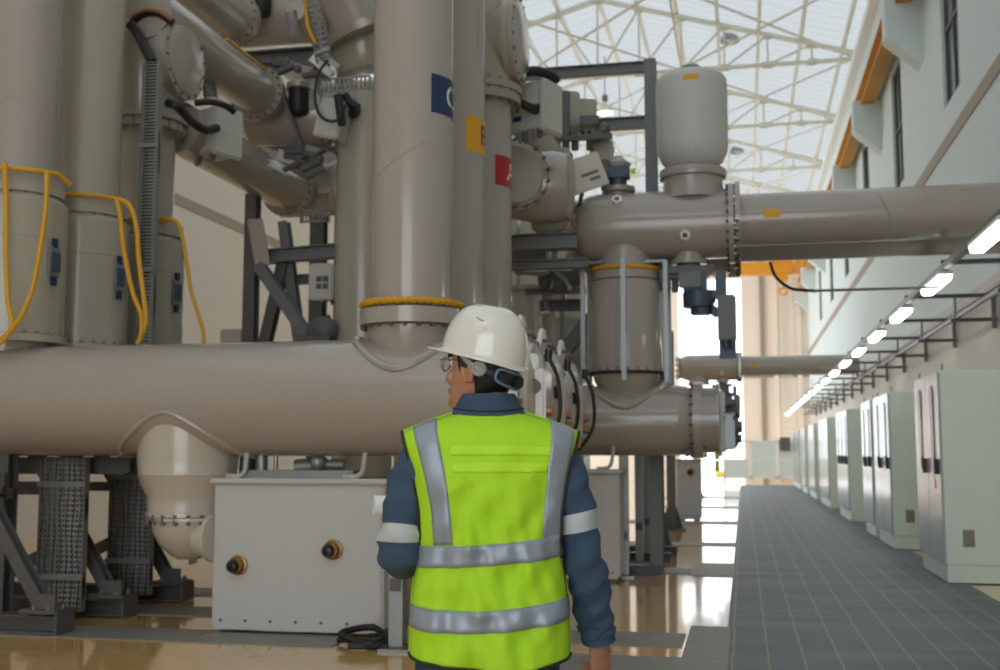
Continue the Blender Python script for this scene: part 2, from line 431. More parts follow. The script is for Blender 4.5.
for k in range(1, len(ty)-1):
    m = MB(); ya, yb = ty[k], ty[k+1]
    for i in range(0, 12, 4):
        xa, xb = XL+(XR-XL)*i/12, XL+(XR-XL)*(i+4)/12
        m.beam((xa, ya, ZB), (xb, yb, ZB), .05, .05); m.beam((xb, ya, ZB+.05), (xa, yb, ZB+.05), .05, .05)
        m.beam((xb, ya, ZB), (xb, yb, ZB), .06, .06)
    struct('roof_bracing', m, 'truss')
struct('trim_10', MB().box(XR-.015, XR, YB, YF, 0, 3.75), 'dado')
# crane rail on corbels along the right wall
struct('trim_7', MB().hbeam((3.06, YB, 9.86), (3.06, YF, 9.86), .3, .5, .03), 'ochre')
struct('trim_9', MB().hbeam((-10.85, YB, 9.86), (-10.85, YF, 9.86), .34, .5, .03), 'ochre')
for k in range(-1, 7):
    y = 21.5+6.27*k
    m = MB().prism([(0, 8.45), (-.62, 9.0), (-.62, 9.7), (0, 9.7)], (XR, y, 0), (XR, y+.5, 0))
    struct('wall_corbel', m, 'wall')
# eaves gutter and conduit clutter near the eaves
struct('trim_8', MB().box(XR-.22, XR, YB, YF, 11.9, 12.12), 'white')
# ------------------------------------------------------------------ floor covering
cp = MB().box(-.145, 2.3, -4, 51.2, 0, .005)
single('floor_mat', cp, 'carpet', 'long grey-blue mat with pale length-wise lines along the cabinet aisle', 'mat')
tn = [0]
def plate(x0, x1, y0, y1):
    tn[0] += 1
    m = MB(); n = max(1, round((x1-x0)/1.2)); w = (x1-x0)/n
    for k in range(n): m.box(x0+k*w+.005, x0+(k+1)*w-.005, y0, y1, .0, .008)
    struct('trim_%d' % (10+tn[0]), m, 'plate')
plate(-1.6, -.12, 7.0, 8.02); plate(-7.5, -2.9, 7.95, 8.5); plate(-1.7, -.45, 8.46, 9.08); plate(-.44, -.12, 8.03, 9.5); plate(-7.5, -1.7, 9.2, 9.75)
plate(-7.5, -1.7, 10.5, 11.1); plate(-2.4, -.6, 13.5, 14.15); plate(-.6, -.12, 13.3, 14.9); plate(-2.4, -.12, 17.6, 18.3); plate(-2.4, -.12, 23, 24); plate(-2.4, -.12, 29.5, 30.6); plate(-2.4, -.12, 36, 37.5)
# ------------------------------------------------------------------ trunking with batten lights
tr = MB().channel((2.2, 4.5, 3.4), (2.2, 58, 3.4), .07, .07, .005)
single('lighting_trunking', tr, 'steel_mid', 'long grey metal channel above the cabinets carrying the row of batten lights', 'trunking')
nL = 18
for k in range(nL):
    y = 10.12+3.0*k
    lab = '%s batten light from the near end of the row under the grey channel' % ORD[k]
    t = thing('batten_light', lab, 'ceiling light', (2.2, y, 3.25), 'batten lights under the grey channel')
    part('housing', MB().box(2.12, 2.28, y, y+1.3, 3.315, 3.36), 'white', t, bevel=.006)
    part('diffuser', MB().prism([(-.075, .07), (-.055, .01), (.055, .01), (.075, .07)], (2.2, y+.01, 3.245), (2.2, y+1.29, 3.245)), 'lamp', t, label='glowing white diffuser')
    part('hanger', MB().box(2.185, 2.215, y+.15, y+.18, 3.35, 3.4).box(2.185, 2.215, y+1.1, y+1.13, 3.35, 3.4).ring((2.2, y+.16, 3.37), (0, 1, 0), .02, .006), 'brass', t)
for k in range(15):
    y = 13.2+2.9*k
    m = MB().channel((2.17, y, 3.46), (XR+.03, y, 3.46), .05, .05, .006).channel((2.75, y+.04, 3.14), (XR+.03, y+.04, 3.14), .05, .05, .006)
    m.beam((3.28, y, 3.02), (3.28, y, 3.5), .06, .05).beam((2.8, y, 3.12), (2.8, y, 3.46), .03, .03)
    single('wall_bracket', m, 'steel_mid', '%s grey steel wall bracket from the near end, holding the light channel above the cabinets' % ORD[k], 'bracket', 'wall brackets above the cabinets')
rl = MB().beam((3.2, 13, 3.5), (3.2, 57, 3.5), .05, .05).beam((2.82, 13, 3.18), (2.82, 57, 3.18), .04, .05)
single('cable_rail', rl, 'steel_mid', 'thin grey steel rails running along the right wall on the brackets', 'rail')
a = at(805, 291, Y=13.6); b = at(972, 287, Y=13.6)
single('conduit_rod', MB().cyl(a, (2.2, 13.6, a.z), .016, 12), 'steel_mid', 'thin level grey conduit rod reaching from the light channel under the big crossing pipe', 'conduit')
single('hanging_cable', MB().tube([at(770, 262, Y=13.55), at(776, 277, Y=13.6), at(790, 288, Y=13.6), a+V((-.01, 0, .01)), a+V((.1, 0, .0))], .018, 8), 'black', 'black cable curving down from the crossing pipe to the thin conduit rod', 'cable')
# ------------------------------------------------------------------ control cabinets along the right wall
cabs = [(13.09, 14.83, 2), (17.47, 19.4, 2), (19.86, 21.35, 2), (24.33, 27.0, 3), (29.85, 33.3, 4), (35.45, 38.6, 4), (40.6, 43.4, 3), (45.4, 47.2, 2), (48.2, 50.2, 2)]
CX0, CX1, CH = 2.07, 2.97, 2.27
for i, (y0, y1, nd) in enumerate(cabs):
    t = thing('control_cabinet', '%s pale green-grey control cabinet from the near end of the row on the right wall' % ORD[i], 'cabinet', ((CX0+CX1)/2, (y0+y1)/2, 0), 'control cabinets along the right wall')
    part('body', MB().box(CX0+.02, CX1, y0, y1, .2, CH), 'cab', t, bevel=.008)
    part('plinth', MB().box(CX0+.03, CX1-.01, y0+.01, y1-.01, .012, .197), 'cab', t, bevel=.004)
    w = (y1-y0)/nd
    for k in range(nd):
        a, b = y0+k*w+.006, y0+(k+1)*w-.006
        d = part('door', MB().box(CX0-.005, CX0+.02, a, b, .21, CH-.02), 'cab_door', t, label='grey door', bevel=.005)
        if i < 4:
            wm = (a+b)/2
            pr = []
            for q in range(24):
                an = 2*PI*q/24; pr.append((.11*math.cos(an)*w/.87, .34*(1 if math.sin(an) > 0 else -1)+.11*math.sin(an)))
            part('viewing_window', MB().prism([(x, z+1.68) for x, z in pr], (CX0-.016, wm, 0), (CX0-.005, wm, 0)), 'dark_glass', d, label='dark oval-ended window')
            part('handle', MB().box(CX0-.05, CX0-.005, a+.08, a+.12, 1.15, 1.32).box(CX0-.06, CX0-.045, a+.075, a+.125, 1.2, 1.34), 'black_gloss', d, label='black handle', bevel=.006)
    if i < 3:
        m = MB()
        for k in range(9): m.box(CX0+.2, CX0+.3, y0-.012, y0+.002, .40+.018*k, .411+.018*k)
        m.box(CX0+.19, CX0+.31, y0-.006, y0+.002, .39, .57)
        part('vent_grille', m, 'vent', t, label='brown-grey vent grille')
        m = MB()
        for x in (CX0+.06, CX1-.06):
            for y in (y0+.06, y1-.06): m.cyl((x, y, CH), (x, y, CH+.03), .014, 10); m.ring((x, y, CH+.05), (1, 0, 0), .025, .007)
        part('lifting_eye', m, 'galv', t, label='metal lifting eyes')
    if i == 0:
        kx = MB().tube([(CX0-.05, y0+.11, 1.22), (CX0-.055, y0+.11, 1.15), (CX0-.05, y0+.1, 1.1)], .004, 6).box(CX0-.055, CX0-.04, y0+.085, y0+.115, 1.0, 1.1)
        single('cabinet_key', kx, 'brass', 'brass key tag hanging from the handle of the nearest cabinet', 'key')
# ------------------------------------------------------------------ high bay lamps
def bay(px, py, Y, lab, hot=False):
    p = at(px, py, Y=Y); t = thing('high_bay_lamp', lab, 'lamp', p)
    part('lamp_shade', MB().lathe(p+V((0, 0, .28)), (0, 0, -1), [(0, .07), (.06, .09), (.12, .16), (.25, .25), (.38, .28), (.40, .28), (.36, .25), (.2, .2), (.18, .0)]), 'galv' if not hot else 'white', t)
    part('gear_box', MB().cyl(p+V((0, 0, .28)), p+V((0, 0, .5)), .1, 20), 'steel_mid', t)
    part('hanging_rod', MB().cyl(p+V((0, 0, .5)), (p.x, p.y, roof_z(p.x)+.02), .018, 10), 'steel_mid', t)
    part('bulb', MB().sphere(p+V((0, 0, -.0)), (.16, .16, .13)), 'lamp_hot' if hot else 'white', t)
bay(730, 38, 34, 'round grey high bay lamp hanging nearest, left of the roof slope over the aisle')
bay(605, 110, 37.5, 'lit high bay lamp glowing white behind the dark steel frame', True)
bay(737, 150, 47, 'small distant grey high bay lamp beside the white domed tank', )
# ------------------------------------------------------------------ crane and the far end
t = thing('bridge_crane', 'orange-yellow bridge crane girder spanning the hall near the far wall', 'crane', (XM, 56.5, 9.6))
part('girder', MB().box(-10.9, 2.55, 56.2, 56.8, 9.95, 10.55), 'orange', t, bevel=.03)
part('end_carriage', MB().box(2.6, 3.12, 55.4, 57.6, 10.11, 10.5), 'orange', t, bevel=.03)
part('end_carriage', MB().box(-11.1, -10.6, 55.4, 57.6, 10.12, 10.5), 'orange', t, bevel=.03)
part('trolley', MB().box(1.5, 2.5, 56.1, 56.9, 10.5, 10.9).box(1.8, 2.3, 56.1, 56.9, 9.65, 9.95), 'orange', t, bevel=.03)
part('hook', MB().cyl((2.05, 56.5, 9.7), (2.05, 56.5, 9.3), .05, 12).ring((2.05, 56.5, 9.1), (0, 1, 0), .18, .05), 'orange', t)
t = thing('wall_ladder', 'pale caged ladder fixed to the far wall right of the bright doorway', 'ladder', (2.25, 59.8, 0))
for x in (2.0, 2.5): part('rail', MB().box(x-.03, x+.03, 59.75, 59.8, .1, 11.5), 'purlin', t)
for k in range(36): part('rung', MB().cyl((2.0, 59.77, .3+.31*k), (2.5, 59.77, .3+.31*k), .022, 8), 'purlin', t)
for i, (x0, x1) in enumerate(((-.9, .3), (.3, 1.5), (1.5, 2.7))):
    lab = ('left white barrier panel in front of the bright doorway', 'middle white barrier panel at the far end of the mat', 'right white barrier panel at the far end beside the last cabinets')[i]
    t = thing('barrier_panel', lab, 'barrier', ((x0+x1)/2, 53, 0), 'white barrier panels at the far end')
    part('frame', MB().box(x0+.02, x1-.02, 52.97, 53.03, .25, .33).box(x0+.02, x1-.02, 52.97, 53.03, 1.85, 1.93).box(x0+.02, x0+.1, 52.97, 53.03, 0, 1.93).box(x1-.1, x1-.02, 52.97, 53.03, 0, 1.93).box(x0+.1, x1-.1, 52.97, 53.03, 1.05, 1.12), 'white', t)
    part('panel', MB().box(x0+.1, x1-.1, 52.99, 53.01, .33, 1.05) if i < 1 else MB().box(x0+.1, x1-.1, 52.99, 53.01, .33, 1.85), 'wall', t)
p = at(785, 444, Y=52.9)
single('wall_phone', MB().cbox(p, (.45, .14, .6)), 'steel', 'small dark box hanging on the right white barrier panel', 'box', bevel=.03)
p = at(735, 477, Z=0)
m = MB()
for k in range(7): m.sphere((p.x-.9+.3*k, p.y, .16+.04*(k % 2)), (.24, .3, .2), 12, 8)
single('orange_cover', m, 'orange', 'low orange bundle lying on the floor before the bright doorway', 'bundle')
# ================================================================== GAS-INSULATED SWITCHGEAR
PH = [8.6, 9.55, 10.6]; ZP, RP = 1.81, .455
NTH = ['nearest', 'middle', 'furthest']
TXT = [('C', 'blue', 'white'), ('B', 'yellow', 'black_gloss'), ('A', 'red', 'white')]
XC = [-2.515, -2.47, -2.44]
def wrap(cx, cy, r, ang, z):
    return V((cx+r*math.cos(ang), cy+r*math.sin(ang), z))
def decal(cx, cy, r, a0, a1, z0, z1, parent, mat, name='sticker', label=None):
    n = 14; rows = []
    for q in (z0, z1): rows.append([wrap(cx, cy, r+.002, a0+(a1-a0)*k/n, q) for k in range(n+1)])
    return part(name, MB().grid(rows), mat, parent, label=label, fix=False)
def letter(txt, size, cx, cy, r, a, z, parent, mat):
    vs, fs = text_mesh(txt, size)
    return part('lettering', MB().add([wrap(cx, cy, r+.004, a+v.x/r, z+v.y) for v in vs], fs), mat, parent, fix=False)
def pipe_decal(x0, x1, yc, zc, r, a0, a1, parent, mat='yellow', name='sticker'):
    n = 8; rows = [[V((x, yc-(r+.003)*math.cos(a0+(a1-a0)*k/n), zc+(r+.003)*math.sin(a0+(a1-a0)*k/n))) for k in range(n+1)] for x in (x0, x1)]
    return part(name, MB().grid(rows), mat, parent, label='yellow sticker', fix=False)
# ------------------------------------------------------------------ three long horizontal tanks
def long_tank(i):
    y = PH[i]; x1 = -1.66
    lab = ['big beige horizontal tank behind the worker, nearest of the three long tanks', 'middle long horizontal tank, its flanged end showing right of the helmet', 'furthest long horizontal tank, its flanged end nearest the upright right-hand tank'][i]
    t = thing('gas_tank', lab, 'tank', (-4.4, y, 1.3), 'long horizontal tanks')
    part('barrel', MB().lathe((-9.2, y, ZP), (1, 0, 0), [(0, .02), (.02, .2), (.1, .38), (.25, RP), (x1+9.2, RP)], 64), 'gis', t)
    xc = XC[i]
    part('neck', MB().lathe((xc, y, 1.9), (0, 0, 1), [(0, .26), (.2, .285), (.28, .305), (.36, .335), (.45, .345), (.46, .345), (.46, .405), (.52, .405)], 56), 'gis', t)
    part('weld_bead', MB().saddle(xc, .43, .41, y, ZP, RP, .034), 'gis', t)
    part('bolt_ring', MB().bolts((xc, y, 2.355), (0, 0, 1), .378, 22, .016, .05), 'bolt', t)
    # right end: flange with plates
    m = MB().lathe((x1-.06, y, ZP), (1, 0, 0), [(0, RP), (0, .5), (.07, .5), (.075, .5), (.145, .5), (.145, .3)], 48)
    part('end_flange', m, 'flange', t, label='pale metal end flange')
    part('bolt_ring', MB().bolts((x1+.01, y, ZP), (1, 0, 0), .475, 26, .02, .21), 'bolt', t)
    part('plate_bolt', MB().bolts((x1+.045, y, ZP+.36), (1, 0, 0), .16, 8, .02, .03), 'bolt', t)
    part('end_cover', MB().lathe((x1+.085, y, ZP), (1, 0, 0), [(0, .42), (.05, .4), (.09, .3), (.1, .05)], 40), 'gis_cream', t)
    part('lifting_plate', MB().prism([(-.22, .2), (.22, .2), (.22, .42), (.13, .56), (.05, .62), (-.05, .62), (-.13, .56), (-.22, .42)], (x1+.0, y, ZP), (x1+.035, y, ZP)), 'white', t, label='white upright plate with a rounded top', bevel=.01)
    if i < 3:
        g = part('drive_box', MB().cbox((x1+.15, y-.12, ZP-.06), (.2, .3, .5)), 'gis_cream', t, label='cream drive box', bevel=.02)
        m = MB()
        m.cyl((x1+.16, y-.26, ZP+.06), (x1+.16, y-.31, ZP+.06), .055, 20)
        part('port', m, 'black_gloss', g, label='dark round port')
        part('white_plate', MB().cbox((x1+.13, y-.25, ZP+.24), (.13, .06, .12)), 'white', g, label='white block', bevel=.012)
        part('sight_glass', MB().cyl((x1+.1, y-.26, ZP-.1), (x1+.1, y-.30, ZP-.1), .035, 16), 'galv', g)
        part('copper_fitting', MB().cyl((x1+.22, y-.2, ZP-.22), (x1+.3, y-.2, ZP-.22), .04, 14).cyl((x1+.22, y-.2, ZP-.12), (x1+.29, y-.2, ZP-.12), .04, 14), 'copper', g)
        part('cable', MB().tube([(x1+.26, y-.2, ZP+.28), (x1+.34, y-.24, ZP+.1), (x1+.34, y-.24, ZP-.2), (x1+.2, y-.26, ZP-.42)], .016, 8), 'black', g)
        part('gland', MB().cyl((x1+.26, y-.2, ZP+.24), (x1+.265, y-.2, ZP+.33), .028, 12), 'black_gloss', g)
        if i: part('sticker', MB().cbox((x1+.2, y-.275, ZP-.32), (.06, .01, .12)), 'yellow', g)
    return t
LT = [long_tank(i) for i in range(3)]
# the drain vessel under the nearest tank
t = LT[0]; y = PH[0]; xv = -4.37
part('drain_vessel', MB().lathe((xv, y, 1.6), (0, 0, -1), [(0, .405), (.28, .40), (.38, .39), (.39, .394), (.40, .388), (.48, .36), (.56, .318), (.62, .31), (.68, .31), (.685, .325), (.72, .325)], 56), 'gis_cream', t)
part('weld_bead', MB().saddle(xv, .56, .44, y, ZP, RP, .022, -1), 'gis', t)
d = part('drain_cap', MB().lathe((xv+.03, y, .875), (0, 0, -1), [(0, .335), (.025, .335), (.03, .3), (.12, .29), (.22, .24), (.3, .15), (.34, .07), (.36, .01)], 48), 'gis_cream', t)
part('port', MB().lathe((xv+.2, y-.1, .72), (1, -.25, 0), [(0, .16), (.1, .16), (.1, .19), (.14, .19), (.14, .02)], 32), 'gis_cream', d)
part('foot_pad', MB().cbox((xv+.02, y-.06, .525), (.14, .14, .04)), 'gis_cream', d)
part('bolt_ring', MB().bolts((xv+.01, y, .86), (0, 0, 1), .325, 20, .015, .08), 'bolt', t)
# ------------------------------------------------------------------ three lettered columns
def column(i):
    y, xc = PH[i], XC[i]; r = .318 if i == 0 else .32
    col = ['blue', 'yellow', 'red'][i]
    lab = ['tall beige vertical column tube with a blue letter sticker, nearest of the lettered columns', 'beige vertical column tube with a yellow letter sticker between blue and red ones', 'beige vertical column tube with a red letter sticker below an elbow'][i]
    t = thing('column_tube', lab, 'column', (xc, y, 2.42), 'lettered column tubes')
    top = 4.72 if i == 2 else 7.4
    part('tube', MB().lathe((xc, y, 2.42), (0, 0, 1), [(0, .405), (.06, .405), (.06, r), (top-2.42, r)], 64), 'gis', t)
    m = MB(); a0 = math.radians(-150)
    m.tube([wrap(xc, y, r+.001, a0+math.radians(q*9), 3.45+q*.03) for q in range(20)], .004, 6, 1)
    part('weld_seam', m, 'gis', t)
    part('bolt_ring', MB().bolts((xc, y, 2.49), (0, 0, 1), .372, 22, .015, .03), 'bolt', t)
    if i == 0:
        h = MB(); pts = []
        for k in range(130):
            a = 2*PI*k/130; pts.append((xc+.385*math.cos(a), y+.385*math.sin(a), 2.525+.008*math.sin(k*2.1)))
        h.tube(pts, .024, 8, 1, True)
        single('yellow_rope', h, 'hose', 'yellow cord wound round the flange of the column with the blue sticker', 'cord')
    z0, z1 = [(4.0, 4.31), (3.95, 4.26), (3.89, 4.18)][i]
    s = decal(xc, y, r, math.radians(-48), math.radians(16), z0, z1, t, col, label=col+' letter sticker')
    letter(TXT[i][0], .25, xc, y, r, math.radians(-5), (z0+z1)/2, s, TXT[i][2])
    if i == 2:
        t2 = thing('elbow_housing', 'beige elbow housing with a round cover on top of the red-sticker column', 'elbow', (xc, y, 4.72))
        part('flange', MB().lathe((xc, y, 4.72), (0, 0, 1), [(0, .33), (0, .41), (.07, .41), (.07, .40), (.1, .40), (.1, .42), (.17, .42), (.17, .3)], 48), 'flange', t2)
        part('bolt_ring', MB().bolts((xc, y, 4.8), (0, 0, 1), .39, 20, .015, .22), 'bolt', t2)
        part('body', MB().lathe((xc, y, 4.85), (0, 0, 1), [(0, .33), (.15, .37), (.3, .40), (.55, .42), (.8, .40), (1.0, .3), (1.08, .02)], 48), 'gis_green', t2)
        part('branch', MB().lathe((xc-.5, y, 5.36), (1, 0, 0), [(0, .05), (.05, .3), (.15, .38), (.8, .38), (.8, .43), (.86, .43)], 48), 'gis_green', t2)
        part('cover', MB().lathe((xc+.362, y, 5.36), (1, 0, 0), [(0, .43), (.05, .43), (.06, .36), (.08, .33), (.1, .1), (.1, .01)], 48), 'gis', t2, label='round blind cover')
        part('bolt_ring', MB().bolts((xc+.4, y, 5.36), (1, 0, 0), .4, 18, .015, .06), 'bolt', t2)
for i in range(3): column(i)
# ------------------------------------------------------------------ left-hand column bases and columns
XLc = [-6.08, -6.0, -5.95]
def left_column(i):
    y, xc = [8.68, 9.58, 10.6][i], XLc[i]; R, r = (.42, .42, .41)[i], (.31, .315, .285)[i]
    lab = ['wide upright tank at the left edge, below the nearest tall left column', 'middle upright tank on the left, with two yellow hose strands on its right', 'furthest upright tank on the left, beside the cream wall'][i]
    zf = 3.62
    t = thing('upright_tank', lab, 'tank', (xc, y, 2.2), 'upright tanks at the left')
    part('shell', MB().lathe((xc, y, 2.2), (0, 0, 1), [(0, .3), (.1, .3), (.1, R+.03), (.16, R+.03), (.16, R), (1.2, R), (1.3, R), (1.32, R-.02), (1.36, .36), (1.36, .39), (1.42, .39)], 64), 'gis_green', t)
    part('seam', MB().ring((xc, y, 3.18), (0, 0, 1), R, .005), 'gis_green', t)
    part('bolt_ring', MB().bolts((xc, y, 2.36), (0, 0, 1), R+.01, 26, .014, .05), 'bolt', t)
    part('bolt_ring', MB().bolts((xc, y, 3.6), (0, 0, 1), .365, 20, .014, .12), 'bolt', t)
    a = math.radians(-10)
    g = part('gauge_plate', MB().cbox(wrap(xc, y, R+.015, a, 2.98), (.03, .12, .26), Matrix.Rotation(a, 3, 'Z')), 'galv', t, label='metal gauge plate', bevel=.006)
    part('gauge_window', MB().cbox(wrap(xc, y, R+.035, a, 2.98), (.02, .095, .16), Matrix.Rotation(a, 3, 'Z')), 'navy', g, label='dark gauge window')
    for zc_ in (3.14, 2.82): part('clip', MB().cbox(wrap(xc, y, R+.02, a, zc_), (.025, .05, .08), Matrix.Rotation(a, 3, 'Z')), 'blue', g, label='blue clip')
    lab = ['nearest tall beige column at the left edge of the hall gear', 'second tall beige column from the left edge', 'third column from the left edge, topped by an elbow with round cover'][i]
    t = thing('column_tube', lab, 'column', (xc, y, zf), 'plain columns at the left')
    top = 4.66 if i == 2 else 7.6
    part('tube', MB().lathe((xc, y, zf), (0, 0, 1), [(0, .39), (.06, .39), (.06, .35), (.09, .35), (.1, r), (top-zf, r)], 56), 'gis' if i == 0 else 'gis_green', t)
    m = MB().tube([wrap(xc, y, r+.001, math.radians(-150+q*9), 4.1+q*.03) for q in range(20)], .004, 6, 1)
    part('weld_seam', m, 'gis_green', t)
    if i == 2:
        t = thing('elbow_housing', 'brown-lit elbow housing with a big round cover, above the third left column', 'elbow', (xc, y, 4.66))
        part('flange', MB().lathe((xc, y, 4.66), (0, 0, 1), [(0, .29), (0, .38), (.06, .38), (.06, .37), (.09, .37), (.09, .4), (.15, .4), (.15, .3)], 48), 'gis', t)
        part('bolt_ring', MB().bolts((xc, y, 4.72), (0, 0, 1), .37, 20, .014, .2), 'bolt', t)
        part('body', MB().lathe((xc-.05, y, 4.78), (0, 0, 1), [(0, .31), (.2, .38), (.5, .42), (.9, .42), (1.1, .36), (1.2, .2), (1.22, .02)], 48), 'gis_green', t)
        part('branch', MB().lathe((xc-.8, y, 5.43), (1, 0, 0), [(0, .38), (1.02, .38), (1.1, .40), (1.1, .43), (1.16, .43)], 48), 'gis', t)
        part('cover', MB().lathe((xc+.362, y, 5.43), (1, 0, 0), [(0, .43), (.045, .43), (.05, .37), (.06, .37), (.08, .3), (.09, .05)], 48), 'gis', t, label='round blind cover')
        part('bolt_ring', MB().bolts((xc+.4, y, 5.43), (1, 0, 0), .4, 16, .014, .05), 'bolt', t)
for i in range(3): left_column(i)
# ------------------------------------------------------------------ yellow hoses
def hose(lab, runs, r=.022):
    m = MB()
    for pts in runs: m.tube(pts, r, 8, 6)
    return single('yellow_hose', m, 'hose', lab, 'hose')
def arc(xc, y, R, z, a0, a1, n=12): return [wrap(xc, y, R, math.radians(a0+(a1-a0)*k/n), z) for k in range(n+1)]
PT = lambda L, Y: [at(x, y, Y=Y) for x, y in L]
hose('yellow hose looped over the flange of the leftmost upright tank', [arc(-6.02, 8.68, .42, 3.72, -160, -15)+[wrap(-6.02, 8.68, .44, math.radians(0), 3.66)],
     PT([(5, 162), (6, 200), (6, 250), (8, 300), (12, 325), (3, 340), (-6, 346)], 8.2), PT([(47, 172), (46, 205), (40, 250), (32, 290), (20, 318), (6, 335), (-4, 343)], 8.2)])
hose('yellow hose hanging in two strands beside the middle upright tank', [arc(-5.97, 9.58, .42, 3.70, -150, -20),
     PT([(116, 198), (120, 215), (124, 250), (132, 290), (141, 315), (141, 335), (137, 344)], 9.1), PT([(117, 199), (129, 205), (136, 225), (139, 260), (144, 300), (146, 320), (142, 336), (137, 345)], 9.12)])
hose('yellow hose hanging down the right of the furthest upright tank', [arc(-5.95, 10.6, .42, 3.68, -140, -30), PT([(158, 219), (176, 221), (182, 235), (187, 265), (191, 290), (197, 310), (203, 330), (204, 344)], 10.1)], .02)
# ------------------------------------------------------------------ perforated trays
def tray(lab, o, ux, w, uz, h, nx, nz, brackets=(), name='perforated_tray', fx=.45, fz=.40, mat='tray', cat='cable tray', fill=False):
    o, ux, uz = V(o), V(ux).normalized(), V(uz).normalized()
    nrm = ux.cross(uz)
    t = thing(name, lab, cat, o)
    p = part('perforated_sheet', MB().perf(o, ux, uz, w, h, nx, nz, fx, fz), mat, t, fix=False)
    s = p.modifiers.new('thickness', 'SOLIDIFY'); s.thickness = .004
    for q in (0, w):
        part('side_flange', MB().add([o+ux*(q-.004)+nrm*a+uz*b for a in (0, -.07) for b in (0, h)]+[o+ux*(q+.004)+nrm*a+uz*b for a in (0, -.07) for b in (0, h)],
             [(0, 1, 3, 2), (4, 6, 7, 5), (0, 4, 5, 1), (2, 3, 7, 6), (0, 2, 6, 4), (1, 5, 7, 3)]), mat, t)
    if fill:
        m = MB(); nc = 7
        for k in range(nc): m.tube([o+ux*(w*(k+.6)/(nc+.2))-nrm*.035+uz*(h*j/6)+ux*(.012*math.sin(j*2+k)) for j in range(7)], w/nc*.62, 8, 3)
        part('added_cables', m, 'black', t)  # black cables added behind the sheet so its slots look dark
    for b in brackets:
        c = o+ux*(w/2)+uz*b+nrm*.012; R = Matrix((ux, nrm, uz)).transposed()
        part('cross_strap', MB().cbox(c, (w*1.08, .02, .045), R), 'galv', t, bevel=.004)
    return t
tray('nearest upright perforated cable tray under the big horizontal tank, behind the left brace', (-5.83, 8.8, .07), (1, 0, 0), .42, (0, 0, 1), 1.27, 10, 30, (1.05, .28), fill=True)
tray('second upright perforated cable tray under the tank, left of the cream drain vessel', (-5.72, 9.72, .1), (1, 0, 0), .42, (0, 0, 1), 1.24, 10, 30, (1.06, .3), fill=True)
a = at(134, 343, Y=9.85); w = at(151, 343, Y=9.85).x-a.x
tray('narrow tall perforated cable tray rising between the left columns', a, (1, 0, 0), w, (0, 0, 1), at(145, 62, Y=9.85).z-a.z, 1, 84, (.7, 1.9), fx=.66, fz=.5, fill=True)
a, b, c = at(316, 62, Y=12.4), at(336, 55, Y=12.4), at(306, 2, Y=12.4)
tray('leaning perforated cable tray at the top beside a yellow cord', a, b-a, .2, c-a, .95, 2, 14, (.1,), fx=.5)
a = at(318, 93, Y=12.2)
tray('short level ladder tray beside the column with the blue sticker', a, (1, 0, 0), .62, (0, 0, 1), .17, 12, 1, (), fx=.5, fz=.75)
a = at(204, 98, Y=11.6)
tray('short upright perforated strip beside the big round cover on the left', a, (1, 0, 0), .13, (-.15, 0, 1), .5, 5, 16, (), mat='steel')
a = at(288, 38, Y=12.9)
tray('small slanted slotted strip on the upper dark tank', a, V((1, 0, .15)), .12, (-.12, 0, 1), .34, 1, 10, (), mat='tray')
a = at(300, 223, Y=13.0)
tray('short ribbed cable tray under the lower busbar tank', a, (1, 0, 0), .36, (0, 0, 1), .16, 9, 1, (), mat='tray', fz=.7)
# ------------------------------------------------------------------ lower steel supports
for i, y in enumerate(PH):
    yb = [8.12, 9.08, 10.12][i]
    lab = ['dark steel braced support under the tank at the left edge', 'dark steel braced support between the two upright perforated trays', 'dark steel braced support behind the cream drain vessel'][i]
    t = thing('support_frame', lab, 'support', (-5.8, yb, 0), 'braced supports under the long tanks')
    part('base_beam', MB().hbeam((-7.6, yb, .075), (-5.12, yb, .075), .16, .13, .014), 'steel', t)
    part('brace', MB().hbeam((-5.26, yb, .14), (-6.12, yb, 1.46), .10, .11, .012, (0, 1, 0)), 'steel', t)
    part('end_plate', MB().cbox((-5.28, yb, .175), (.32, .24, .03)).cbox((-5.12, yb, .09), (.02, .24, .17)).cbox((-5.24, yb-.1, .24), (.2, .02, .14)), 'steel', t)
    part('bolt_ring', MB().bolts((-5.26, yb, .2), (0, 0, 1), .12, 6, .016, .05), 'bolt', t)
    xp = -5.98
    part('post', MB().hbeam((xp, yb+.42, 0.0), (xp, yb+.42, 1.42), .15, .15, .014, (0, 1, 0)), 'steel', t)
    part('cross_bar', MB().beam((-7.4, yb+.36, 1.05), (xp+.1, yb+.36, 1.05), .08, .09), 'steel', t)
    part('clamp_plate', MB().cbox((xp+.01, yb+.3, 1.12), (.16, .03, .2)).cbox((xp+.01, yb+.3, .98), (.16, .03, .14)), 'steel', t, bevel=.004)
    part('bolt_ring', MB().bolts((xp+.01, yb+.28, 1.1), (0, 1, 0), .07, 5, .014, .04), 'bolt', t)
    part('cross_beam', MB().hbeam((-7.4, yb+.86, 1.27), (-5.1, yb+.86, 1.27), .12, .14, .012), 'steel', t)
    part('rear_brace', MB().hbeam((-6.1, yb+.5, .55), (-7.0, yb+.5, .1), .1, .1, .012, (0, 1, 0)), 'steel', t)
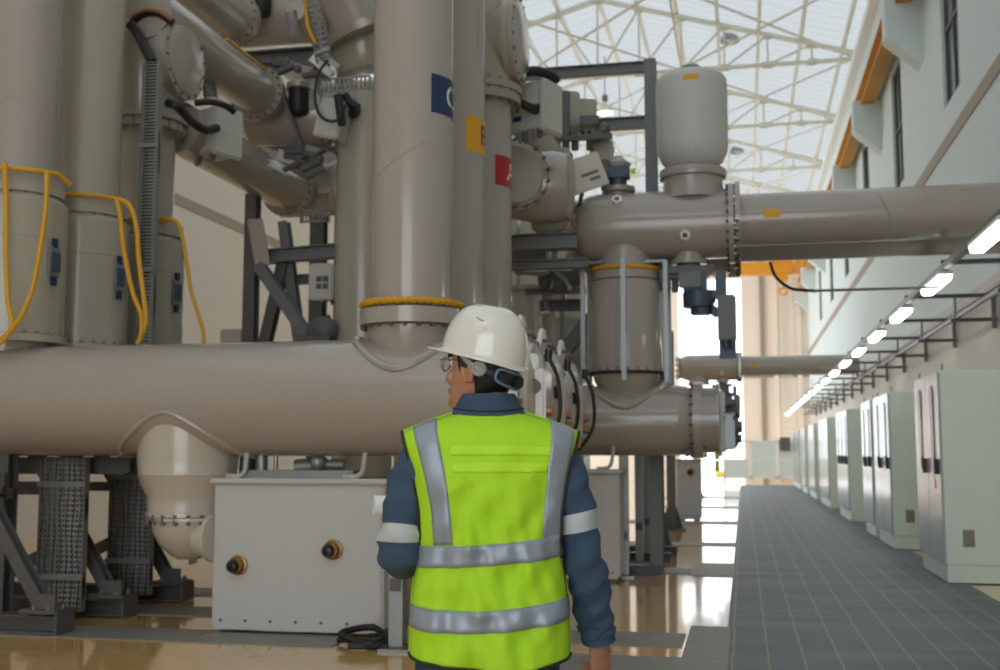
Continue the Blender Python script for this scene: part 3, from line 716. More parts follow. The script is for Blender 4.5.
# ------------------------------------------------------------------ operating boxes under the tanks
def op_box(lab, x0, x1, y0, y1, z1, knobs, hooks, grp='operating boxes'):
    t = thing('operating_box', lab, 'cabinet', ((x0+x1)/2, (y0+y1)/2, 0), grp)
    part('body', MB().box(x0, x1, y0, y1, .06, z1-.04), 'box', t, bevel=.006)
    part('front_panel', MB().box(x0+.02, x1-.02, y0-.012, y0, .03, z1-.06), 'box', t, bevel=.004)
    part('lid', MB().box(x0-.03, x1+.03, y0-.05, y1+.03, z1-.04, z1), 'box', t, bevel=.01)
    for fx in (x0+.05, x1-.15): part('foot', MB().box(fx, fx+.1, y0+.05, y1-.05, 0, .06), 'steel', t)
    for kx, kz in knobs:
        k = part('lock', MB().lathe((kx, y0-.012, kz), (0, -1, 0), [(0, .075), (.02, .075), (.025, .06), (.05, .06), (.06, .05)], 28), 'brass', t, label='brass ringed round lock')
        part('knob', MB().lathe((kx-.02, y0-.06, kz-.005), (0, -1, 0), [(0, .052), (.03, .05), (.05, .035), (.055, .005)], 24), 'black_gloss', k, label='black knob')
    m = MB()
    for k in range(7): m.cyl((x0+.08+k*(x1-x0-.16)/6, y0-.012, .1), (x0+.08+k*(x1-x0-.16)/6, y0-.02, .1), .012, 10)
    part('screw', m, 'bolt', t)
    for hx in hooks:
        part('hanger_strap', MB().tube([(hx-.12, y0+.08, z1+.015), (hx-.02, y0+.08, z1+.015), (hx+.03, y0+.08, z1+.05), (hx+.05, y0+.06, z1+.12), (hx+.07, y0+.04, z1+.25)], .02, 8, 4), 'box', t)
    return t
op_box('big light grey operating box with two black locks under the nearest tank', -4.05, -2.66, 8.42, 8.95, 1.185, [(-3.83, .52), (-3.06, .65)], (-3.87, -2.9))
b0, b1 = at(560, 470, Y=12.55), at(619, 470, Y=12.55)
op_box('light grey operating box seen right behind the worker, beside galvanised posts', -2.35, b1.x, 12.55, 13.05, 1.2, [(-1.9, .62)], (-1.9, -1.45))
m = MB()
m.cyl((-3.75, 8.62, 1.22), (-3.75, 8.62, 1.36), .05, 14).cyl((-3.45, 8.6, 1.27), (-3.2, 8.6, 1.29), .06, 16).cyl((-3.2, 8.6, 1.29), (-3.05, 8.6, 1.29), .04, 14)
m.cbox((-3.4, 8.62, 1.215), (.9, .2, .06)).cyl((-3.6, 8.55, 1.24), (-3.6, 8.55, 1.4), .018, 10).sphere((-3.25, 8.55, 1.31), .065, 16, 10)
single('drive_linkage', m, 'galv', 'metal linkage and fittings in the gap between the big grey box and the tank', 'mechanism')
# galvanised posts beside the worker's left arm
def galv_post(lab, x, y, h, name='galvanised_post'):
    t = thing(name, lab, 'post', (x, y, 0), 'galvanised posts')
    part('post', MB().channel((x, y, .02), (x, y, h), .1, .1, .008, (0, 1, 0)).box(x-.05, x+.05, y-.055, y-.047, .35, h), 'galv', t)
    part('base_plate', MB().box(x-.11, x+.11, y-.11, y+.11, 0, .02), 'galv', t)
    part('bolt_ring', MB().bolts((x, y, .03), (0, 0, 1), .1, 4, .014, .03), 'bolt', t)
    part('clamp', MB().cbox((x, y-.06, .46), (.075, .03, .09)), 'steel', t, label='dark clamp')
    return t
g = galv_post('galvanised post reaching from the floor to the tank at the worker\'s bent left elbow', -2.41, 7.95, 1.18)
part('strap', MB().prism([(-.035, 0), (.035, 0), (.035, .006), (-.035, .006)], (-2.41, 7.93, 1.15), (-2.37, 8.08, 1.5), (0, 1, 0)), 'box', g, label='pale strap')
galv_post('second galvanised post, partly behind the yellow vest, beside the worker\'s left elbow', -2.26, 8.12, 1.2)
single('floor_cables', MB().tube([(-2.7, 8.2, .03), (-2.5, 8.05, .05), (-2.6, 7.9, .04), (-2.85, 8.0, .09), (-2.65, 8.15, .12), (-2.5, 7.95, .04), (-2.75, 7.88, .03)], .025, 8).tube([(-2.9, 8.1, .03), (-2.62, 7.95, .06), (-2.45, 8.1, .08), (-2.7, 8.2, .05)], .02, 8), 'black', 'coil of black cables on the floor below the big grey box', 'cable')
# ------------------------------------------------------------------ right-hand unit: a tall upright tank between two horizontal ones
UY = 12.9
def unit(dy, w, near):
    """one phase of the crossing unit; w tells the phases apart"""
    y = UY+dy; out = []
    # upper horizontal tank
    t = thing('upper_tank', w[0], 'tank', (-.95, y, 3.5), 'upper horizontal tanks of the crossing units')
    part('barrel', MB().lathe((-1.86, y, 3.93), (1, 0, 0), [(0, .05), (.02, .2), (.08, .31), (.2, .375), (.32, .39), (1.76, .39), (1.76, .41)], 56), 'gis', t)
    part('end_ring', MB().lathe((-1.84, y, 3.93), (1, 0, 0), [(0, .2), (0, .33), (.05, .34), (.05, .2)], 40), 'gis', t)
    for k in range(10):
        a = math.radians(-18+k*36); part('end_lug', MB().capsule((-1.9, y-.29*math.cos(a), 3.93+.29*math.sin(a)), (-1.82, y-.29*math.cos(a), 3.93+.29*math.sin(a)), .045, .045), 'gis_cream', t)
    part('neck', MB().lathe((-1.26, y, 3.8), (0, 0, -1), [(0, .31), (.28, .3), (.34, .33), (.37, .36), (.40, .36)], 48), 'gis', t)
    part('flange', MB().lathe((-.1, y, 3.93), (1, 0, 0), [(0, .39), (0, .45), (.055, .45), (.055, .3)], 48), 'gis', t)
    part('bolt_ring', MB().bolts((-.06, y, 3.93), (1, 0, 0), .425, 24, .018, .14), 'bolt', t)
    for px_, dz in ((-1.31, .22), (-.57, -.16)):
        s_ = .09 if dz > 0 else -.06
        q = part('sight_plug', MB().cyl((px_, y-.31, 3.93+dz), (px_, y-.37, 3.93+dz+s_*.4), .055, 20), 'white', t, label='small white plug')
        part('plug_centre', MB().cyl((px_, y-.36, 3.93+dz+s_*.33), (px_, y-.376, 3.93+dz+s_*.44), .028, 16), 'steel', q)
    part('bottom_port', MB().lathe((-.55, y-.05, 3.62), (0, 0, -1), [(0, .16), (.1, .16), (.1, .2), (.15, .2), (.15, .1)], 32), 'gis', t)
    out.append(t)
    # upright tank
    t = thing('upright_tank', w[1], 'tank', (-1.26, y, 2.05), 'upright tanks of the crossing units')
    part('shell', MB().lathe((-1.26, y, 2.26), (0, 0, 1), [(0, .3), (0, .43), (.05, .43), (.05, .41), (1.0, .41), (1.03, .4), (1.05, .36), (1.05, .39), (1.14, .39)], 56), 'gis', t)
    part('bottom_neck', MB().lathe((-1.26, y, 2.3), (0, 0, -1), [(0, .38), (.03, .38), (.12, .36), (.2, .31), (.4, .28)], 48), 'gis_green', t)
    part('bolt_ring', MB().bolts((-1.26, y, 3.36), (0, 0, 1), .365, 20, .015, .12), 'bolt', t)
    part('bolt_ring', MB().bolts((-1.26, y, 2.29), (0, 0, 1), .42, 24, .015, .05), 'bolt', t)
    part('gasket', MB().ring((-1.26, y, 2.265), (0, 0, 1), .42, .018), 'black', t, label='black gasket')
    part('yellow_band', MB().ring((-1.26, y, 3.425), (0, 0, 1), .39, .026), 'hose', t, label='yellow band')
    out.append(t)
    # lower horizontal tank
    t = thing('gas_tank', w[2], 'tank', (-1.2, y, 1.35), 'lower horizontal tanks of the crossing units')
    part('barrel', MB().lathe((-2.45, y, 1.74), (1, 0, 0), [(0, .3), (0, .39), (1.75, .39), (1.85, .38), (1.9, .35), (1.93, .35), (1.93, .42), (1.98, .42)], 56), 'gis', t)
    part('weld_bead', MB().saddle(-1.26, .42, .365, y, 1.74, .39, .036), 'gis', t)
    part('bolt_ring', MB().bolts((-.5, y, 1.74), (1, 0, 0), .4, 22, .016, .12), 'bolt', t)
    part('end_piece', MB().lathe((-.47, y, 1.74), (1, 0, 0), [(0, .42), (.05, .42), (.05, .36), (.19, .36), (.19, .40), (.23, .40), (.23, .2)], 48), 'gis', t)
    g = part('drive_plate', MB().cbox((-.21, y-.05, 1.72), (.06, .5, .66)), 'ctrl', t, label='light grey drive plate', bevel=.02)
    for k, (dy2, dz, r, L) in enumerate(((-.2, .2, .06, .1), (-.15, -.05, .09, .16), (-.18, -.24, .06, .1), (.1, .1, .08, .12), (.1, -.18, .07, .15))):
        part('port', MB().cyl((-.2, y+dy2, 1.72+dz), (-.2+L, y+dy2, 1.72+dz), r, 16).cyl((-.2+L, y+dy2, 1.72+dz), (-.16+L, y+dy2, 1.72+dz), r*.6, 12), 'steel', g, label='dark grey port')
    part('fitting', MB().cbox((-.13, y-.24, 1.58), (.1, .12, .3)).cbox((-.14, y-.27, 1.72), (.08, .08, .1)).cyl((-.2, y-.27, 1.78), (-.08, y-.27, 1.78), .04, 14), 'galv', g, label='bright metal fitting')
    part('brace_strap', MB().beam((-.62, y-.2, 1.36), (-.3, y-.2, 1.52), .03, .06), 'steel', t)
    out.append(t)
    # crossing pipe through the right wall
    t = thing('crossing_pipe', w[3], 'pipe', (1.6, y, 3.65), 'pipes crossing over the aisle')
    part('pipe', MB().lathe((-.03, y, 3.96), (1, 0, 0), [(0, .2), (0, .44), (.055, .44), (.055, .29), (3.37, .29)], 56), 'gis', t)
    part('weld_bead', MB().ring((1.55, y, 3.96), (.85, 0, .35), .3, .006), 'gis', t)
    part('wall_collar', MB().lathe((3.26, y, 3.96), (1, 0, 0), [(0, .29), (0, .4), (.085, .4)], 40), 'flange', t)
    if near: pipe_decal(.27, .45, y, 3.96, .29, math.radians(-8), math.radians(10), t)
    out.append(t)
    return out
W = [['upper horizontal tank of the near crossing unit, carrying the white domed tank', 'upright beige tank with a yellow band, ringed by a tube frame, right of the helmet', 'short horizontal tank below the yellow-banded upright tank right of the worker', 'big beige pipe crossing over the aisle high up, nearest of the crossing pipes'],
     ['second upper horizontal tank, hidden just behind the nearest one', 'second upright tank standing just behind the tube-framed one', 'second short horizontal tank just behind the nearest one on the right', 'second beige crossing pipe just behind and below the nearest one']]
U1 = unit(0, W[0], True); U2 = unit(1.08, W[1], False)
far_lab = ['far upper tank seen small beyond the grey valve motor', 'far upright tank seen small against the bright doorway', 'far short horizontal tank with its end near the doorway', 'far thin-looking crossing pipe low over the end of the aisle']
FAR = 22.1
for o, l in zip(U1, far_lab):
    if o in (U1[0], U1[3]): dup(o, o.location+V((0, FAR, 0)), l)
# domed tank on top
xd = -.49
t = thing('domed_tank', 'tall light grey domed tank with a small yellow sticker standing on the upper tank', 'tank', (xd, UY, 4.25))
part('neck', MB().lathe((xd, UY, 4.2), (0, 0, 1), [(0, .36), (.08, .345), (.16, .335), (.24, .33), (.25, .37), (.30, .38), (.34, .37), (.35, .3)], 48), 'gis', t)
part('shell', MB().lathe((xd, UY, 4.54), (0, 0, 1), [(0, .2), (.03, .27), (.1, .34), (.2, .388), (.3, .4), (.98, .4), (1.04, .395), (1.09, .36), (1.12, .3), (1.14, .15), (1.145, .01)], 56), 'box', t)
part('bottom_rib', MB().beam((xd, UY-.385, 4.66), (xd, UY-.4, 4.84), .012, .02, (0, 1, 0)), 'box', t)
part('top_cap', MB().cyl((xd, UY, 5.67), (xd, UY, 5.74), .08, 20).cyl((xd, UY, 5.74), (xd, UY, 5.76), .1, 20), 'galv', t)
decal(xd, UY, .4, math.radians(-100), math.radians(-76), 5.48, 5.545, t, 'yellow', label='yellow sticker')
# tube frame round the upright tank
t = thing('tube_frame', 'thin grey tube frame standing round the yellow-banded upright tank', 'frame', (-1.26, UY, 2.1))
for x, yy in ((-1.72, UY-.2), (-1.24, UY-.46), (-.8, UY-.2), (-.8, UY+.35), (-1.72, UY+.35)):
    part('upright', MB().channel((x, yy, 2.16), (x, yy, 3.5), .05, .05, .008, (0, 1, 0)), 'galv', t)
part('top_ring', MB().tube([(-1.72, UY-.2, 3.5), (-1.5, UY-.2, 3.5)], .02, 8, 1).tube([(-1.02, UY-.2, 3.5), (-.8, UY-.2, 3.5), (-.8, UY+.35, 3.5)], .02, 8, 1), 'galv', t)
# valve motor hanging below the upper tank
def motor(y, lab):
    x = -.5
    t = thing('valve_motor', lab, 'motor', (x, y, 3.3))
    part('mount', MB().cyl((x-.05, y-.05, 3.47), (x-.05, y-.05, 3.36), .13, 20).cbox((x-.02, y-.05, 3.4), (.5, .3, .08)), 'steel', t)
    part('gearbox', MB().cbox((x+.02, y-.08, 3.26), (.26, .26, .2)).cyl((x+.05, y-.08, 3.16), (x+.05, y-.08, 2.98), .17, 24).cyl((x+.08, y-.08, 2.98), (x+.08, y-.08, 2.9), .12, 20).cyl((x-.05, y-.08, 3.1), (x+.24, y-.08, 3.1), .08, 16).cbox((x+.3, y-.06, 3.22), (.12, .2, .3)), 'navy', t, bevel=.012)
    part('side_arm', MB().cbox((x-.22, y-.06, 3.36), (.3, .16, .1)).cbox((x-.3, y-.08, 3.27), (.1, .14, .14)).cyl((x-.2, y-.08, 3.34), (x-.2, y-.08, 3.16), .04, 14), 'steel', t)
    part('junction_box', MB().cbox((x-.03, y-.24, 3.27), (.24, .08, .17)), 'steel_mid', t, label='mid grey junction box', bevel=.01)
    b = part('motor_box', MB().cbox((x+.36, y-.15, 2.85), (.2, .2, .5)), 'steel_mid', t, label='mid grey upright box', bevel=.02)
    part('gland', MB().cyl((x+.34, y-.18, 2.6), (x+.34, y-.18, 2.52), .035, 12).cyl((x+.42, y-.18, 2.6), (x+.42, y-.18, 2.5), .03, 12), 'navy', b)
    part('bracket', MB().beam((x+.15, y-.06, 3.0), (x+.27, y-.06, 2.9), .06, .1), 'navy', t)
    part('cable_box', MB().cbox((x+.36, y-.06, 2.52), (.18, .16, .22)), 'navy', b)
    return t
mt = motor(UY, 'dark blue-grey valve motor with a grey box hanging under the near upper tank')
dup(mt, mt.location+V((0, FAR, 0)), 'far dark valve motor hanging under the far crossing unit')
# top valve and plate over the upper tank
t = thing('gas_valve', 'dark gas valve standing on top of the upper tank left of the domed tank', 'valve', (-1.33, UY, 4.28))
part('flange', MB().lathe((-1.33, UY, 4.22), (0, 0, 1), [(0, .15), (.1, .14), (.12, .19), (.17, .19), (.17, .1)], 28), 'flange', t)
part('body', MB().cyl((-1.33, UY, 4.38), (-1.33, UY, 4.5), .1, 16).cbox((-1.33, UY-.02, 4.56), (.26, .2, .14)).cyl((-1.5, UY-.02, 4.56), (-1.2, UY-.02, 4.56), .075, 16), 'navy', t, bevel=.01)
part('cap', MB().lathe((-1.33, UY, 4.62), (0, 0, 1), [(0, .13), (.05, .15), (.1, .08), (.14, .05)], 20), 'gis', t)
part('tag', MB().cbox((-1.15, UY-.12, 4.55), (.05, .01, .06)), 'tag_green', t)
c = at(584, 174, Y=12.4); R = Matrix.Rotation(math.radians(-20), 3, 'Y') @ Matrix.Rotation(math.radians(12), 3, 'Z')
t = thing('warning_plate', 'tilted beige square plate with dark lines of print above the upper tank', 'plate', c)
part('plate', MB().cbox(c, (.46, .03, .40), R), 'gis_cream', t, bevel=.012)
for dx, dz, ww in ((.06, -.02, .2), (.1, -.09, .12)):
    part('print_line', MB().cbox(c+R @ V((dx, -.017, dz)), (ww, .004, .035), R), 'steel', t)
part('stay', MB().beam(c+V((0, .01, -.1)), c+V((-.1, .3, -.3)), .04, .04), 'steel', t)
# dark steel portal behind the upper tank
yp = 13.44; xp = at(651, 120, Y=yp).x; z1, z2 = at(600, 70, Y=yp).z, at(600, 125, Y=yp).z
t = thing('steel_portal', 'dark grey steel portal of one post and two level beams left of the domed tank', 'frame', (xp, yp, 0))
part('post', MB().hbeam((xp, yp, 0), (xp, yp, z1+.08), .14, .14, .014, (0, 1, 0)), 'steel_mid', t)
part('beam', MB().hbeam((xp-1.9, yp, z1), (xp-.07, yp, z1), .12, .12, .012), 'steel_mid', t)
part('beam', MB().hbeam((xp-1.9, yp, z2), (xp-.07, yp, z2), .12, .14, .012), 'steel_mid', t)
part('post', MB().hbeam((xp-1.97, yp, 0), (xp-1.97, yp, z1+.08), .14, .14, .014, (0, 1, 0)), 'steel_mid', t)
# control box beside the red column's elbow
def ctrl_box(lab, p0, p1, Y, d, R=None, dark=False):
    a, b = at(*p0, Y=Y), at(*p1, Y=Y); c = (a+b)/2; w, h = abs(b.x-a.x), abs(a.z-b.z)
    t = thing('control_box', lab, 'box', c); R = R or Matrix.Identity(3)
    part('body', MB().cbox(c+R @ V((0, d/2, 0)), (w*.92, d, h*.92), R), 'ctrl', t, bevel=.015)
    part('cover', MB().cbox(c+R @ V((0, -.02, 0)), (w, .05, h), R), 'ctrl' if not dark else 'gis_green', t, bevel=.02)
    m = MB()
    for k in range(3): m.cyl(c+R @ V((-w*.3+k*w*.3, d/2, -h*.46)), c+R @ V((-w*.3+k*w*.3, d/2, -h*.46-.06)), .025, 12)
    part('gland', m, 'steel', t)
    return t
Rz = lambda a: Matrix.Rotation(math.radians(a), 3, 'Z')
Ry = lambda a: Matrix.Rotation(math.radians(a), 3, 'Y')
def side_box(lab, rx, top, bot, Y, w, d, ang):
    """control box whose thick cover faces along the hall's width"""
    c = at(rx, (top+bot)/2, Y=Y); h = at(rx, top, Y=Y).z-at(rx, bot, Y=Y).z; R = Rz(ang)
    t = thing('control_box', lab, 'box', c)
    b = part('body', MB().cbox(c+R @ V((0, d/2+.03, 0)), (w*.9, d, h*.86), R), 'ctrl', t, bevel=.012)
    part('cover', MB().cbox(c, (w, .07, h), R), 'ctrl', t, label='thick pale cover', bevel=.02)
    for k in range(4):
        p = c+R @ V((-w*.25+.06*(k % 2), d*(.2+.22*k), -h*.43))
        part('gland', MB().cyl(p, p-V((0, 0, .07)), .028, 12).cyl(p-V((0, 0, .05)), p-V((0, 0, .085)), .02, 12), 'galv' if k % 2 else 'steel', b)
    p = c+R @ V((-w*.45, d*.75, -h*.2))
    part('maker_plate', MB().cbox(p, (.012, .1, .05), R), 'blue', b, label='small dark blue plate')
    part('top_rail', MB().cbox(c+R @ V((-.02, d*.45, h*.46)), (w*.5, d*.7, .05), R), 'ctrl', b)
    return t
side_box('light grey control box with thick cover, right of the flange on the red-sticker column', 551, 82, 134, 11.1, .36, .40, 68)
c = at(530, 108, Y=10.95)
single('cable_pair', MB().tube([at(515, 97, Y=10.7), at(524, 103, Y=10.75), at(534, 107, Y=10.9), at(541, 105, Y=11.05)], .03, 10).tube([at(515, 100, Y=10.7), at(524, 106, Y=10.75), at(533, 111, Y=10.9), at(540, 112, Y=11.05)], .03, 10), 'black', 'two black cables plugged into the light grey control box by the red-sticker column', 'cable')
single('cable_bundle', MB().tube([at(512, 72, Y=10.9), at(522, 73, Y=10.9), at(535, 71, Y=11.0), at(550, 75, Y=11.1), at(556, 80, Y=11.2)], .05, 12), 'black', 'thick black cable bundle over the light grey control box by the red-sticker column', 'cable')
ctrl_box('dark-sided relay box behind the light grey control box', (556, 92), (580, 128), 13.0, .35, Rz(30), True)
ctrl_box('small greenish relay box under the lit high bay lamp', (574, 100), (597, 128), 13.15, .3, Rz(20), True)
t = ctrl_box('small greenish box between the portal beams and the tilted plate', (590, 140), (612, 166), 13.1, .25, Ry(10), True)
m = MB()
for x, y0, y1, Y in ((566, 92, 150, 12.9), (575, 128, 150, 12.9), (590, 135, 150, 13.0), (557, 135, 170, 12.6), (605, 160, 190, 12.8), (612, 166, 188, 12.9)):
    m.beam(at(x, y0, Y=Y), at(x, y1, Y=Y), .08, .08, (0, 1, 0))
m.beam(at(548, 140, Y=12.7), at(612, 136, Y=12.9), .06, .06).beam(at(545, 168, Y=12.7), at(612, 164, Y=12.9), .06, .06)
m.cbox(at(590, 122, Y=12.95), (.22, .2, .1)).sphere(at(603, 130, Y=12.95), .09, 14, 10).sphere(at(597, 136, Y=12.9), .07, 14, 10)
single('mechanism_rack', m, 'steel', 'dark steel rack carrying the small relay boxes left of the portal post', 'rack')
# stub tank with flange behind the red column
c = at(514, 174, Y=11.5)
t = thing('stub_tank', 'beige stub tank with a flanged round end right of the red letter sticker', 'tank', c)
part('front_cover', MB().lathe(c, (.45, -.9, 0), [(-.1, .3), (-.1, .38), (-.03, .38), (-.02, .35), (.02, .3), (.03, .02)], 40), 'gis', t)
part('body', MB().lathe(c+V((-.1, .2, 0)), (-.45, .9, .05), [(-.2, .33), (.2, .33), (.35, .3), (.4, .1)], 40), 'gis_green', t)
part('bulge', MB().lathe(c+V((.05, .5, -.03)), (1, .1, 0), [(-.4, .3), (.1, .39), (.3, .39), (.44, .36), (.5, .24), (.52, .02)], 40), 'gis', t)
part('bolt_ring', MB().bolts(c+V((.02, -.04, 0)), (.45, -.9, 0), .36, 18, .014, .1), 'bolt', t)
t = thing('upper_duct', 'greenish slanting duct between the control box and the stub tank', 'duct', at(535, 145, Y=12.3))
part('duct', MB().cyl(at(520, 128, Y=12.1), at(552, 170, Y=12.5), .24, 32), 'gis_green', t)
part('flange', MB().cyl(at(548, 165, Y=12.45), at(552, 170, Y=12.5), .29, 32), 'flange', t)
# platform, beams and pipes behind the columns at helmet height
def hb(name, lab, x0, x1, py, Y, w=.14, h=.14, mat='steel_mid'):
    a = at(x0, py, Y=Y); b = at(x1, py, Y=Y)
    return single(name, MB().hbeam(a, (b.x, Y, a.z), w, h, .014), mat, lab, 'beam')
hb('steel_beam', 'level grey steel beam left of the upper tank\'s domed end', 470, 577, 245, 12.2, .2, .17)
hb('steel_beam', 'lower level grey steel beam behind the red-sticker column', 470, 588, 267, 12.35, .15, .1)
hb('steel_beam', 'thin level steel beam beside the top of the tube frame', 525, 586, 292, 13.2, .1, .07)
hb('steel_beam', 'short steel beam between the columns just above the helmet', 540, 585, 306, 14.0, .1, .14, 'steel')
c = at(548, 221, Y=12.3)
t = thing('gas_valve', 'greenish bulbous gas valve lying on the grey beam left of the upper tank', 'valve', c)
part('body', MB().lathe(c+V((-.18, 0, -.02)), (1, 0, .1), [(0, .08), (.06, .12), (.2, .15), (.32, .14), (.4, .08)], 24), 'gis_green', t)
part('stem', MB().cyl(c+V((.02, 0, .1)), c+V((.04, 0, .22)), .04, 12).cbox(c+V((.07, -.04, .14)), (.12, .06, .08)), 'galv', t, label='bright metal stem')
part('hand_wheel', MB().ring(c+V((.24, -.05, -.06)), (0, 1, 0), .06, .014), 'copper', t)
single('conduit_run', MB().tube([at(515, 272, Y=12.5), at(545, 273, Y=12.5), at(552, 262, Y=12.5), at(555, 250, Y=12.5)], .025, 8).tube([at(556, 232, Y=12.5), at(556, 268, Y=12.5), at(566, 280, Y=12.5), at(570, 290, Y=12.5)], .022, 8), 'galv', 'grey bent conduit pipes below the level steel beam', 'pipe')
m = MB()
for x, y, r in ((535, 256, .09), (575, 278, .1), (580, 268, .08), (528, 250, .06), (560, 285, .09), (545, 283, .08)): m.sphere(at(x, y, Y=13.0), r, 14, 8)
m.cbox(at(530, 255, Y=13.0), (.4, .2, .2)).cbox(at(560, 276, Y=13.0), (.5, .15, .1))
single('pipe_fittings', m, 'steel', 'cluster of dark pipe fittings between the level steel beams', 'fitting')
# pale columns seen between the helmet and the upright tank
for k, (px_, w, lab) in enumerate(((526, .17, 'pale beige column just right of the helmet top'), (545, .2, 'greenish column between the helmet and the upright tank'))):
    Y = 15.2+k*.6; p = at(px_, 300, Y=Y); t = thing('column_tube', lab, 'column', (p.x, Y, 0))
    part('tube', MB().cyl((p.x, Y, 0), (p.x, Y, 3.55), w+.05, 32), 'gis_green', t)
    part('flange', MB().cyl((p.x, Y, 3.55), (p.x, Y, 3.62), w+.1, 32), 'flange', t)
for k, px_ in enumerate((537, 546, 554, 562)):
    Y = 13.9+.1*k; p = at(px_, 300, Y=Y); top = at(px_, 315-4*k, Y=Y).z
    t = single('conduit_pipe', MB().tube([(p.x, Y, 0), (p.x, Y, top-.1), (p.x+.03, Y+.02, top), (p.x+.14, Y+.06, top+.03)], .03, 10), 'galv' if k % 2 else 'gis_cream', '%s thin upright conduit pipe counted from the helmet' % ORD[k], 'pipe', 'thin upright conduit pipes')
a, b = at(560, 356, Y=13.3), at(592, 318, Y=13.3)
single('diagonal_brace', MB().hbeam(a, b, .16, .14, .014, (0, 1, 0)), 'steel', 'dark diagonal steel brace left of the yellow-banded upright tank', 'brace')
ctrl_box('dark greenish cabinet behind the thin conduit pipes', (556, 318), (590, 372), 14.6, .4, None, True)
# posts under the right-hand unit
for k, (px_, py_) in enumerate(((625, 577), (640, 563), (648, 556))):
    p = at(px_, py_, Z=0)
    galv_post('%s slim galvanised post right of the second operating box' % ['nearest', 'middle', 'furthest'][k], p.x, p.y, 1.36)
    single('foot_beam', MB().hbeam((p.x-.4, p.y+.18, .06), (p.x+.38, p.y+.18, .06), .14, .12, .012), 'steel', '%s low steel foot beam by the slim galvanised posts' % ['nearest', 'middle', 'furthest'][k], 'beam', 'low foot beams')
for k, (px_, py_, lab) in enumerate(((659, 550, 'thick dark steel post on a big base plate under the right tanks'), (672, 530, 'second thick steel post, further along under the right tanks'), (697, 497, 'far slim steel post before the bright doorway'))):
    p = at(px_, py_, Z=0); h = (1.5, 3.6, 3.56)[k]; w = (.17, .16, .2)[k]
    t = thing('steel_post', lab, 'post', p)
    part('post', MB().hbeam((p.x, p.y, .03), (p.x, p.y, h), w, w, .02, (0, 1, 0)), 'steel_mid', t)
    part('base_plate', MB().box(p.x-.25, p.x+.25, p.y-.25, p.y+.25, 0, .035), 'steel', t)
    part('gusset', MB().prism([(-.2, 0), (.2, 0), (.08, .4), (-.08, .4)], (p.x, p.y-.012, .03), (p.x, p.y+.012, .03)).prism([(-.2, 0), (.2, 0), (.08, .4), (-.08, .4)], (p.x-.012, p.y, .03), (p.x+.012, p.y, .03)), 'steel', t)
a, b = at(676, 459, Y=24), at(701, 488, Y=24)
op_box('small distant operating box below the end of the right lower tank', a.x, b.x, 24, 24.5, a.z, [((a.x+b.x)/2+.05, 1.0)], ())
p = at(717, 455, Y=12.75)
single('safety_tag', MB().cbox(p, (.05, .01, .1)).cbox(p-V((0, 0, .12)), (.045, .01, .12)).cyl(p+V((0, 0, .05)), (p.x, p.y, 1.37), .006, 6), 'tag_green', 'lime green tag hanging under the drive end of the right lower tank', 'tag')
# ------------------------------------------------------------------ busbar pipes running away along the left
def ypipe(lab, x, z, r, y0, y1):
    t = thing('busbar_pipe', lab, 'pipe', (x, y0, z-r), 'busbar pipes running away at the upper left')
    part('pipe', MB().lathe((x, y0, z), (0, 1, 0), [(0, r), (y1-y0, r)], 48), 'gis', t)
    part('flange', MB().lathe((x, y1-.02, z), (0, 1, 0), [(0, r), (0, r+.075), (.05, r+.075), (.055, r+.07), (.06, r+.075), (.12, r+.075)], 48), 'flange', t)
    part('bolt_ring', MB().bolts((x, y1+.04, z), (0, 1, 0), r+.05, 20, .014, .2), 'bolt', t)
    return t
ypipe('middle busbar pipe slanting away right of the big round cover', -5.78, 5.80, .275, 10.2, 12.88)
ypipe('lower busbar pipe slanting away to a flange above the steel frame', -5.78, 4.81, .275, 10.9, 13.92)
ypipe('topmost busbar pipe cut by the top of the picture', -6.2, 6.82, .30, 10.4, 12.98)
single('yellow_edge_strip', MB().beam((-5.62, 11.7, 6.045), (-5.62, 12.8, 6.045), .03, .03), 'hose', 'yellow strip along the top of the middle busbar pipe', 'strip')
single('white_bracket', MB().cbox(at(166, 20, Y=12.0), (.3, .2, .06), Ry(38)), 'white', 'small white bracket under the topmost busbar pipe', 'bracket')
single('red_clamp', MB().cbox(at(152, 12, Y=10.4), (.28, .08, .05), Ry(38)), 'red', 'small red and white clamp above the big round cover', 'clamp')
def xbarrel(lab, c, x0, x1, r, port, boss):
    """short tank across the end of a busbar pipe, with a black sight port on its front"""
    y, z = c.y, c.z
    t = thing('busbar_tank', lab, 'tank', (c.x, y, z-r), 'dark busbar tanks at the upper left')
    part('barrel', MB().lathe((x0, y, z), (1, 0, 0), [(0, .1), (.02, r*.8), (.1, r), (x1-x0-.1, r), (x1-x0-.02, r*.85), (x1-x0, .1)], 48), 'gis', t)
    part('saddle_ring', MB().lathe((c.x+.38, y, z), (1, 0, 0), [(0, r), (0, r+.05), (.05, r+.05), (.05, r)], 48), 'gis_green', t)
    p = port+V((0, -.02, 0))
    q = part('sight_port', MB().lathe(p+V((0, 0, .2)), (0, 0, -1), [(0, .07), (.0, .125), (.26, .125), (.31, .10), (.33, .05), (.335, .01)], 28), 'black', t, label='black sight port')
    part('port_collar', MB().lathe(p+V((0, 0, .27)), (0, 0, -1), [(0, .15), (.06, .15), (.07, .12)], 28), 'flange', q)
    part('boss', MB().cyl(boss+V((0, .1, 0)), boss+V((0, -.05, 0)), .13, 24), 'gis_green', t)
    return t
xbarrel('upper dark busbar tank with a black port just under the top edge', at(285, 14, Y=13.75), -6.5, -4.75, .40, at(262, 8, Y=13.3), at(297, 12, Y=13.32))
xbarrel('middle dark busbar tank with a black port, left of the tilted control box', at(300, 116, Y=13.55), -6.2, -4.75, .36, at(299, 106, Y=13.12), at(311, 100, Y=13.2))
